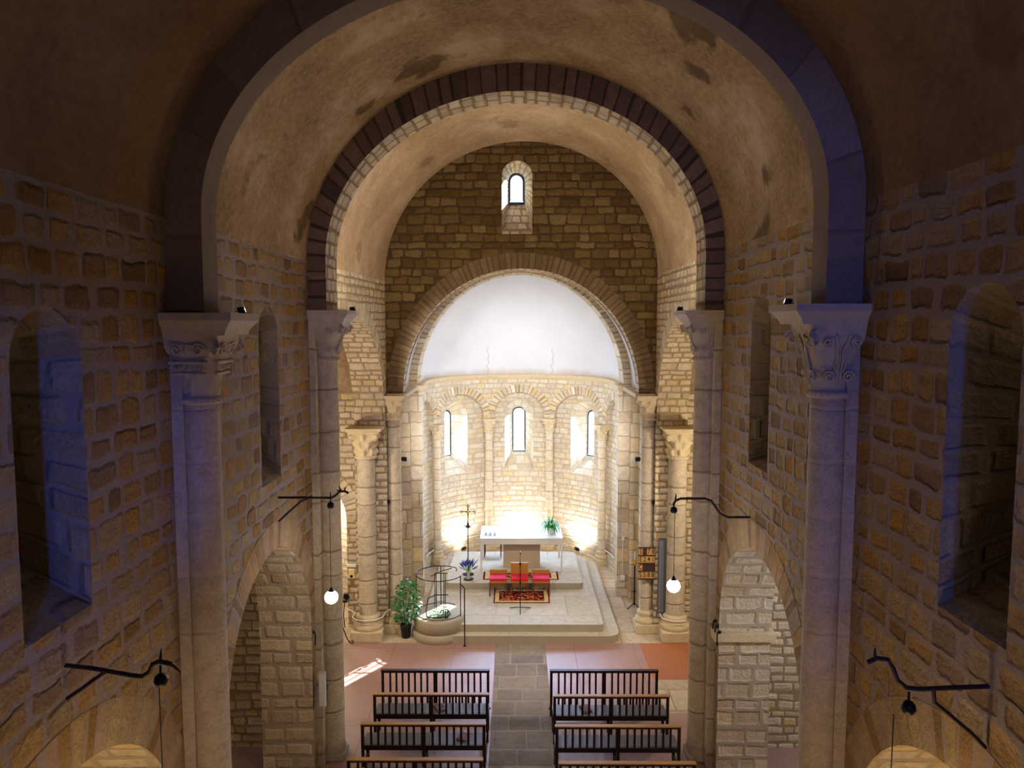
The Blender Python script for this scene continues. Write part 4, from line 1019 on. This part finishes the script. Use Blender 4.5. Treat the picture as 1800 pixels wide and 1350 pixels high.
for r, row in enumerate(('S 78', 'E241', 'C   ', 'S588')):
    for k, ch in enumerate(row):
        if ch == ' ': continue
        x = -0.139+k*0.0925; z = 0.56+0.095-r*0.180-0.005
        mb = MB(); mb.box(-0.044, 0.044, -0.005, 0.0, -0.075, 0.075, 0); c = mb.build('number_card', [M['card']], t); c.location = (x, -0.001, z)
        letter(ch, 0.135, c, (0, -0.0062, 0), M['ink'])
# column loudspeaker
t = thing('column_loudspeaker', 'tall narrow grey loudspeaker mounted upright beside the hymn board', 'loudspeaker', (3.31, 16.26, 0.52))
mb = MB(); mb.box(-0.085, 0.10, -0.10, 0.0, 0, 1.68, 0, bev=0.01); mb.build('cabinet', [M['spkbody']], t)
mb = MB(); mb.box(-0.075, 0.035, -0.115, -0.10, 0.03, 1.65, 0, bev=0.006); gr = mb.build('grille', [M['grille']], t)
mb = MB()
for k in range(38): mb.lathe([(0.0, 0), (0.022, 0)], n=10, cap=False) if False else mb.box(-0.045, 0.005, -0.117, -0.115, 0.10+k*0.038, 0.122+k*0.038, 0)
mb.build('perforation', [M['spkbody']], gr)
# white loudspeaker on the left pier
t = thing('wall_loudspeaker', 'slim white loudspeaker on the left pier beside the benches', 'loudspeaker', (-2.98, 11.02, 1.08))
mb = MB(); mb.box(-0.05, 0.05, 0.0, 0.09, 0, 0.54, 0, bev=0.008); mb.build('cabinet', [M['spkwhite']], t)
mb = MB(); mb.box(-0.04, 0.04, -0.006, 0.0, 0.02, 0.52, 0); mb.build('grille', [M['plastic']], t)
mb = MB(); mb.box(-0.07, 0.07, 0.09, 0.18, 0.24, 0.29, 0); mb.build('mounting', [M['spkbody']], t)

# ================================================================== candle stands
t = thing('votive_stand', 'black wrought-iron votive stand with red candle glasses by the left column', 'candle stand', (-3.76, 15.62, 0))
mb = MB(); mb.box(-0.18, 0.16, -0.14, 0.14, 1.02, 1.07, 0, bev=0.008); mb.build('tray', [M['iron']], t)
mb = MB(); mb.tube([(0, 0, 0.12), (0, 0, 0.5), (0, 0, 1.03)], [0.018, 0.026, 0.02], 8); mb.tube([(0.07, 0, 0.42), (0.05, 0, 0.7), (0.08, 0, 1.03)], 0.01, 6); mb.tube([(-0.07, 0, 0.42), (-0.05, 0, 0.7), (-0.08, 0, 1.03)], 0.01, 6); mb.build('stem', [M['iron']], t)
for a in (20, 140, 260):
    x, y = cos(radians(a)), sin(radians(a)); mb = MB()
    P = [(0.02, 0.46), (0.05, 0.34), (0.11, 0.16), (0.17, 0.05), (0.22, 0.02), (0.25, 0.05), (0.235, 0.085), (0.205, 0.075)]
    mb.tube([(r*x, r*y, z) for r, z in P], 0.012, 6); mb.build('leg', [M['iron']], t)
for i, (x, y, h) in enumerate(((-0.11, 0.02, 0.16), (-0.03, -0.05, 0.09), (-0.08, -0.08, 0.08))):
    q = thing('votive_candle', ('tall red glass candle at the back of the iron votive stand', 'red glass candle at the right of the group on the iron stand', 'low red glass candle at the front of the iron stand')[i], 'candle', (-3.76+x, 15.62+y, 1.07), 0, 'red candles on the votive stand')
    mb = MB(); mb.lathe([(0.0, 0), (0.032, 0), (0.038, h*0.5), (0.03, h*0.75), (0.022, h), (0.0, h)], n=14, cap=False); mb.build('glass', [M['redglass']], q)
mb = MB(); mb.box(-0.05, 0.05, -0.05, 0.05, 0, 0.09, 0, bev=0.01); o = mb.build('offering_box', [M['black']]); o.location = (-3.66, 15.68, 1.07); tag(o, 'small black offering box on the iron votive stand', 'box')
t = thing('candlestick', 'dark processional candlestick with brass top standing behind the hymn board column', 'candle stand', (2.96, 17.75, 0))
mb = MB(); mb.tube([(0, 0, 0.1), (0, 0, 1.12)], 0.018, 8); mb.lathe([(0.02, 0.40), (0.04, 0.44), (0.02, 0.48)], n=12); mb.build('pole', [M['black']], t)
for a in (200, 320, 80):
    x, y = cos(radians(a)), sin(radians(a)); mb = MB(); mb.tube([(0, 0, 0.16), (0.08*x, 0.08*y, 0.10), (0.15*x, 0.15*y, 0.05), (0.18*x, 0.18*y, 0.02), (0.20*x, 0.20*y, 0.045)], 0.012, 6); mb.build('leg', [M['black']], t)
mb = MB(); mb.lathe([(0.02, 1.10), (0.05, 1.13), (0.06, 1.17), (0.02, 1.19), (0.03, 1.22), (0.015, 1.25)], n=14)
for a in range(0, 360, 60): mb.tube([(0, 0, 1.14), (0.07*cos(radians(a)), 0.07*sin(radians(a)), 1.20), (0.06*cos(radians(a)), 0.06*sin(radians(a)), 1.25)], 0.006, 5)
mb.build('cup', [M['brass']], t)
mb = MB(); mb.tube([(0, 0, 1.24), (0, 0, 1.42)], 0.014, 8); mb.build('candle', [M['plastic']], t)

# ================================================================== iron brackets, pendant globes
def bracket(label, attach, side, arm, brace, pulley, extras):
    """arm, brace: lists of (distance from wall, height) ; built perpendicular to the wall"""
    t = thing('iron_bracket', label, 'bracket', attach)
    f = lambda P: [(-side*a, b[0] if isinstance(b, tuple) else 0, b[1] if isinstance(b, tuple) else b) for a, b in P]
    mb = MB(); mb.tube(f(arm), 0.016, 8); mb.build('arm', [M['rust']], t)
    if brace: mb = MB(); mb.tube(f(brace), 0.014, 8); mb.build('brace', [M['rust']], t)
    for e in extras: mb = MB(); mb.tube(f(e), [0.012]+[0.010]*(len(e)-2)+[0.004], 6); mb.build('finial', [M['rust']], t)
    px, pz = pulley; x = -side*px; mb = MB()
    mb.tube([(x, 0, pz+0.10), (x, 0, pz+0.03)], 0.008, 6)
    c = (x, 0, pz); mb.lathe([(0.0, -0.05), (0.035, -0.04), (0.048, -0.012), (0.042, 0.02), (0.02, 0.04), (0, 0.042)], c, n=14, cap=False); mb.build('pulley', [M['iron']], t)
    return t
wx = 3.115
bracket('nearest iron bracket on the left wall with a curled tip and diagonal brace', (-wx, 4.95, 4.62), -1,
        [(0.0, 0.02), (0.18, 0.0), (0.45, -0.05), (0.53, -0.06), (0.58, -0.03), (0.605, 0.03), (0.65, 0.05), (0.74, 0.03)], [(0.0, -0.22), (0.12, -0.14), (0.27, -0.03)], (0.66, -0.08),
        [[(0.66, 0.04), (0.665, 0.09), (0.67, 0.14)], [(0.70, 0.05), (0.76, 0.01), (0.80, -0.03)]])
bracket('nearest iron bracket on the right wall, its pipe arm curling up at the tip', (wx, 4.69, 4.63), 1,
        [(0.0, 0.0), (0.25, -0.01), (0.45, -0.02), (0.54, -0.01), (0.60, 0.04), (0.63, 0.12), (0.67, 0.18), (0.74, 0.19), (0.80, 0.16)], [(0.0, -0.42), (0.10, -0.32), (0.24, -0.20), (0.35, -0.11), (0.36, -0.02)], (0.52, -0.14),
        [[(0.75, 0.18), (0.755, 0.22), (0.755, 0.26)]])
bracket('farther iron bracket on the left wall with a small forked dragon-like tip', (-wx, 9.6, 4.72), -1,
        [(0.0, 0.0), (0.35, 0.0), (0.70, -0.005), (0.76, 0.03), (0.81, 0.08), (0.88, 0.085), (0.93, 0.06)], [(0.0, -0.32), (0.15, -0.18), (0.30, -0.05), (0.40, -0.01)], (0.69, -0.10),
        [[(0.84, 0.08), (0.82, 0.12), (0.80, 0.15)], [(0.87, 0.08), (0.885, 0.12), (0.90, 0.14)], [(0.84, 0.085), (0.80, 0.10), (0.77, 0.09)], [(0.69, 0.0), (0.69, 0.04), (0.69, 0.07)]])
bracket('farther iron bracket on the right wall with a cranked arm', (wx, 9.6, 4.46), 1,
        [(0.0, 0.0), (0.30, 0.0), (0.40, 0.05), (0.52, 0.22), (0.60, 0.25), (0.92, 0.25), (0.99, 0.22), (1.02, 0.16)], None, (1.01, 0.10),
        [[(0.99, 0.24), (0.985, 0.28), (0.985, 0.32)], [(0.84, 0.25), (0.84, 0.21)]])
gl = ('lit white globe lamp hanging on a thin cord by the left wall', 'lit white globe lamp hanging on a thin cord beside the tall grey loudspeaker',
      'globe lamp whose cord drops out of the picture at the lower left', 'globe lamp whose cord drops out of the picture at the lower right')
for (gx, gy, gz, gp), lb, zt in zip(GLOBES, gl, (4.58, 4.54, 4.50, 4.44)):
    t = thing('pendant_lamp', lb, 'lamp', (gx, gy, gz))
    mb = MB(); n = 14; mb.lathe([(0.088*sin(pi*(0.0+0.86*k/n)), -0.088*cos(pi*0.86*k/n)) for k in range(n+1)], n=24, cap=False); mb.build('globe', [M['globe']], t).visible_shadow = True
    mb = MB(); mb.lathe([(0.04, 0.080), (0.042, 0.088), (0.022, 0.10), (0.014, 0.13), (0.004, 0.14)], n=16, cap=False); mb.build('socket', [M['black']], t)
    mb = MB(); mb.tube([(0, 0, 0.135), (0, 0, zt-gz)], 0.004, 5); mb.build('cord', [M['black']], t)

# ================================================================== floodlight fixtures
def flood(label, loc, d, s=0.07, body='black', lit=True):
    t = thing('floodlight', label, 'floodlight', loc); t.rotation_euler = Vector(d).to_track_quat('-Z', 'Y').to_euler()
    mb = MB(); mb.box(-s, s, -s*0.8, s*0.8, 0.0, s*0.8, 0, bev=s*0.12); mb.build('housing', [M[body]], t)
    mb = MB(); mb.box(-s*0.8, s*0.8, -s*0.62, s*0.62, -0.004, 0.001, 0); mb.build('lens', [M['lens' if lit else 'shutter']], t)
    mb = MB(); mb.tube([(-s*1.08, 0, s*0.4), (-s*1.08, 0, s*1.3), (s*1.08, 0, s*1.3), (s*1.08, 0, s*0.4)], s*0.09, 6); mb.build('bracket', [M[body]], t)
for (x, y), lb in zip(UP, ('lit floodlight on the apse floor left of the altar, behind the crucifix', 'lit floodlight on the apse floor hidden behind the altar', 'lit floodlight on the apse floor right of the altar')):
    flood(lb, (x, y, 0.22), ((x-CA)*0.5, (y-YC)*0.5, 1.0), 0.07)
for s, nm in ((-1, 'left'), (1, 'right')):
    flood('small black floodlight high on the %s choir column, aimed at the altar' % nm, (CA+s*2.64, 16.62, 3.95), (-s*0.42, 1, 0.1), 0.06)
    flood('small black fitting halfway up the %s choir column' % nm, (CA+s*2.99, 16.32, 3.02), (0, -1, -0.2), 0.045, lit=False)
    flood('small floodlight standing on the %s abacus of the stone ring arch' % nm, (0.03+s*2.62, 11.95, 7.25), (-s*0.55, 1.0, 0.5), 0.045)
    flood('small floodlight standing on the %s abacus of the nearest arch' % nm, (s*2.62, 7.16, 7.18+0.04*s), (-s*0.7, 1.0, 0.5), 0.04)

# ================================================================== small wall fittings
def hooks(label, pts, name='wall_hook'):
    for (x, y, z), lb in zip(pts, label):
        t = thing(name, lb, 'hook', (x, y, z)); s = -1 if x > 0 else 1
        mb = MB(); mb.tube([(0, 0, 0), (s*0.03, -0.01, 0.0), (s*0.045, -0.02, -0.06), (s*0.04, -0.02, -0.20)], 0.012, 6); mb.build('hook', [M['iron']], t)
        mb = MB(); mb.lathe([(0.022, -0.02), (0.026, 0.0), (0.022, 0.02)], n=10); mb.build('plate', [M['iron']], t)
hooks(['single dark iron hook on the left wall near the white loudspeaker'], [(-3.12, 11.1, 2.25)])
hooks(['leftmost of three dark iron hooks on the right wall by the arch', 'middle of three dark iron hooks on the right wall by the arch', 'rightmost of three dark iron hooks on the right wall by the arch'], [(3.12, 11.14, 2.42), (3.12, 11.02, 2.38), (3.12, 10.90, 2.34)])
t = thing('socket_box', 'white switch box and conduit on the pilaster right of the altar', 'electrical box', (CA+2.64, 18.64, 0.42))
mb = MB(); mb.box(-0.06, 0.06, -0.06, 0, 0, 0.13, 0, bev=0.006); mb.build('junction_box', [M['plastic']], t)
mb = MB(); mb.tube([(0, -0.02, 0.13), (0, -0.02, 1.05)], 0.010, 6); mb.build('conduit', [M['plastic']], t)
mb = MB(); mb.box(-0.035, 0.035, -0.04, 0, 1.05, 1.14, 0, bev=0.005); mb.build('switch', [M['plastic']], t)
t = thing('donation_box', 'cream wall box under a white strip on the pier beside the left column', 'box', (-3.66, 16.27, 1.30))
mb = MB(); mb.box(-0.07, 0.07, -0.06, 0, 0, 0.20, 0, bev=0.008); mb.build('body', [M['cream']], t)
mb = MB(); mb.box(-0.10, 0.10, -0.05, 0, 0.26, 0.32, 0, bev=0.004); mb.build('canopy', [M['plastic']], t)
mb = MB(); mb.box(-0.03, 0.03, -0.063, -0.058, 0.02, 0.08, 0); mb.build('slot', [M['black']], t)
def cable(label, P, r=0.014, mat='plastic'):
    mb = MB(); mb.tube(P, r, 6); o = mb.build('cable', [M[mat]]); tag(o, label, 'cable')
def around(cx, cy, r, a0, a1, z, n=8): return [(cx+r*cos(radians(a0+(a1-a0)*k/n)), cy+r*sin(radians(a0+(a1-a0)*k/n)), z) for k in range(n+1)]
cable('white cable running round the base of the left transept column', [(-3.86, 16.25, 0.62), (-3.60, 16.25, 0.50)]+around(-3.27, 16.12, 0.36, 200, 340, 0.50)+[(-2.90, 16.26, 0.52), (-2.80, 16.30, 0.56)])
cable('white cable running round the base of the right transept column', [(3.20, 16.26, 0.62), (3.28, 16.25, 0.52)]+around(3.60, 16.12, 0.36, 205, 300, 0.50))
cable('white cable run along the foot of the apse wall left of the altar', [mpA(R0*radians(a), 0.42, 0.05) for a in range(-84, -68, 3)]+[mpA(R0*radians(a), 0.42, 0.12) for a in range(-60, -14, 4)], 0.016)
cable('white cable run along the foot of the apse wall right of the altar', [mpA(R0*radians(a), 0.42, 0.12) for a in range(14, 60, 4)]+[mpA(R0*radians(a), 0.42, 0.05) for a in range(70, 86, 3)], 0.016)
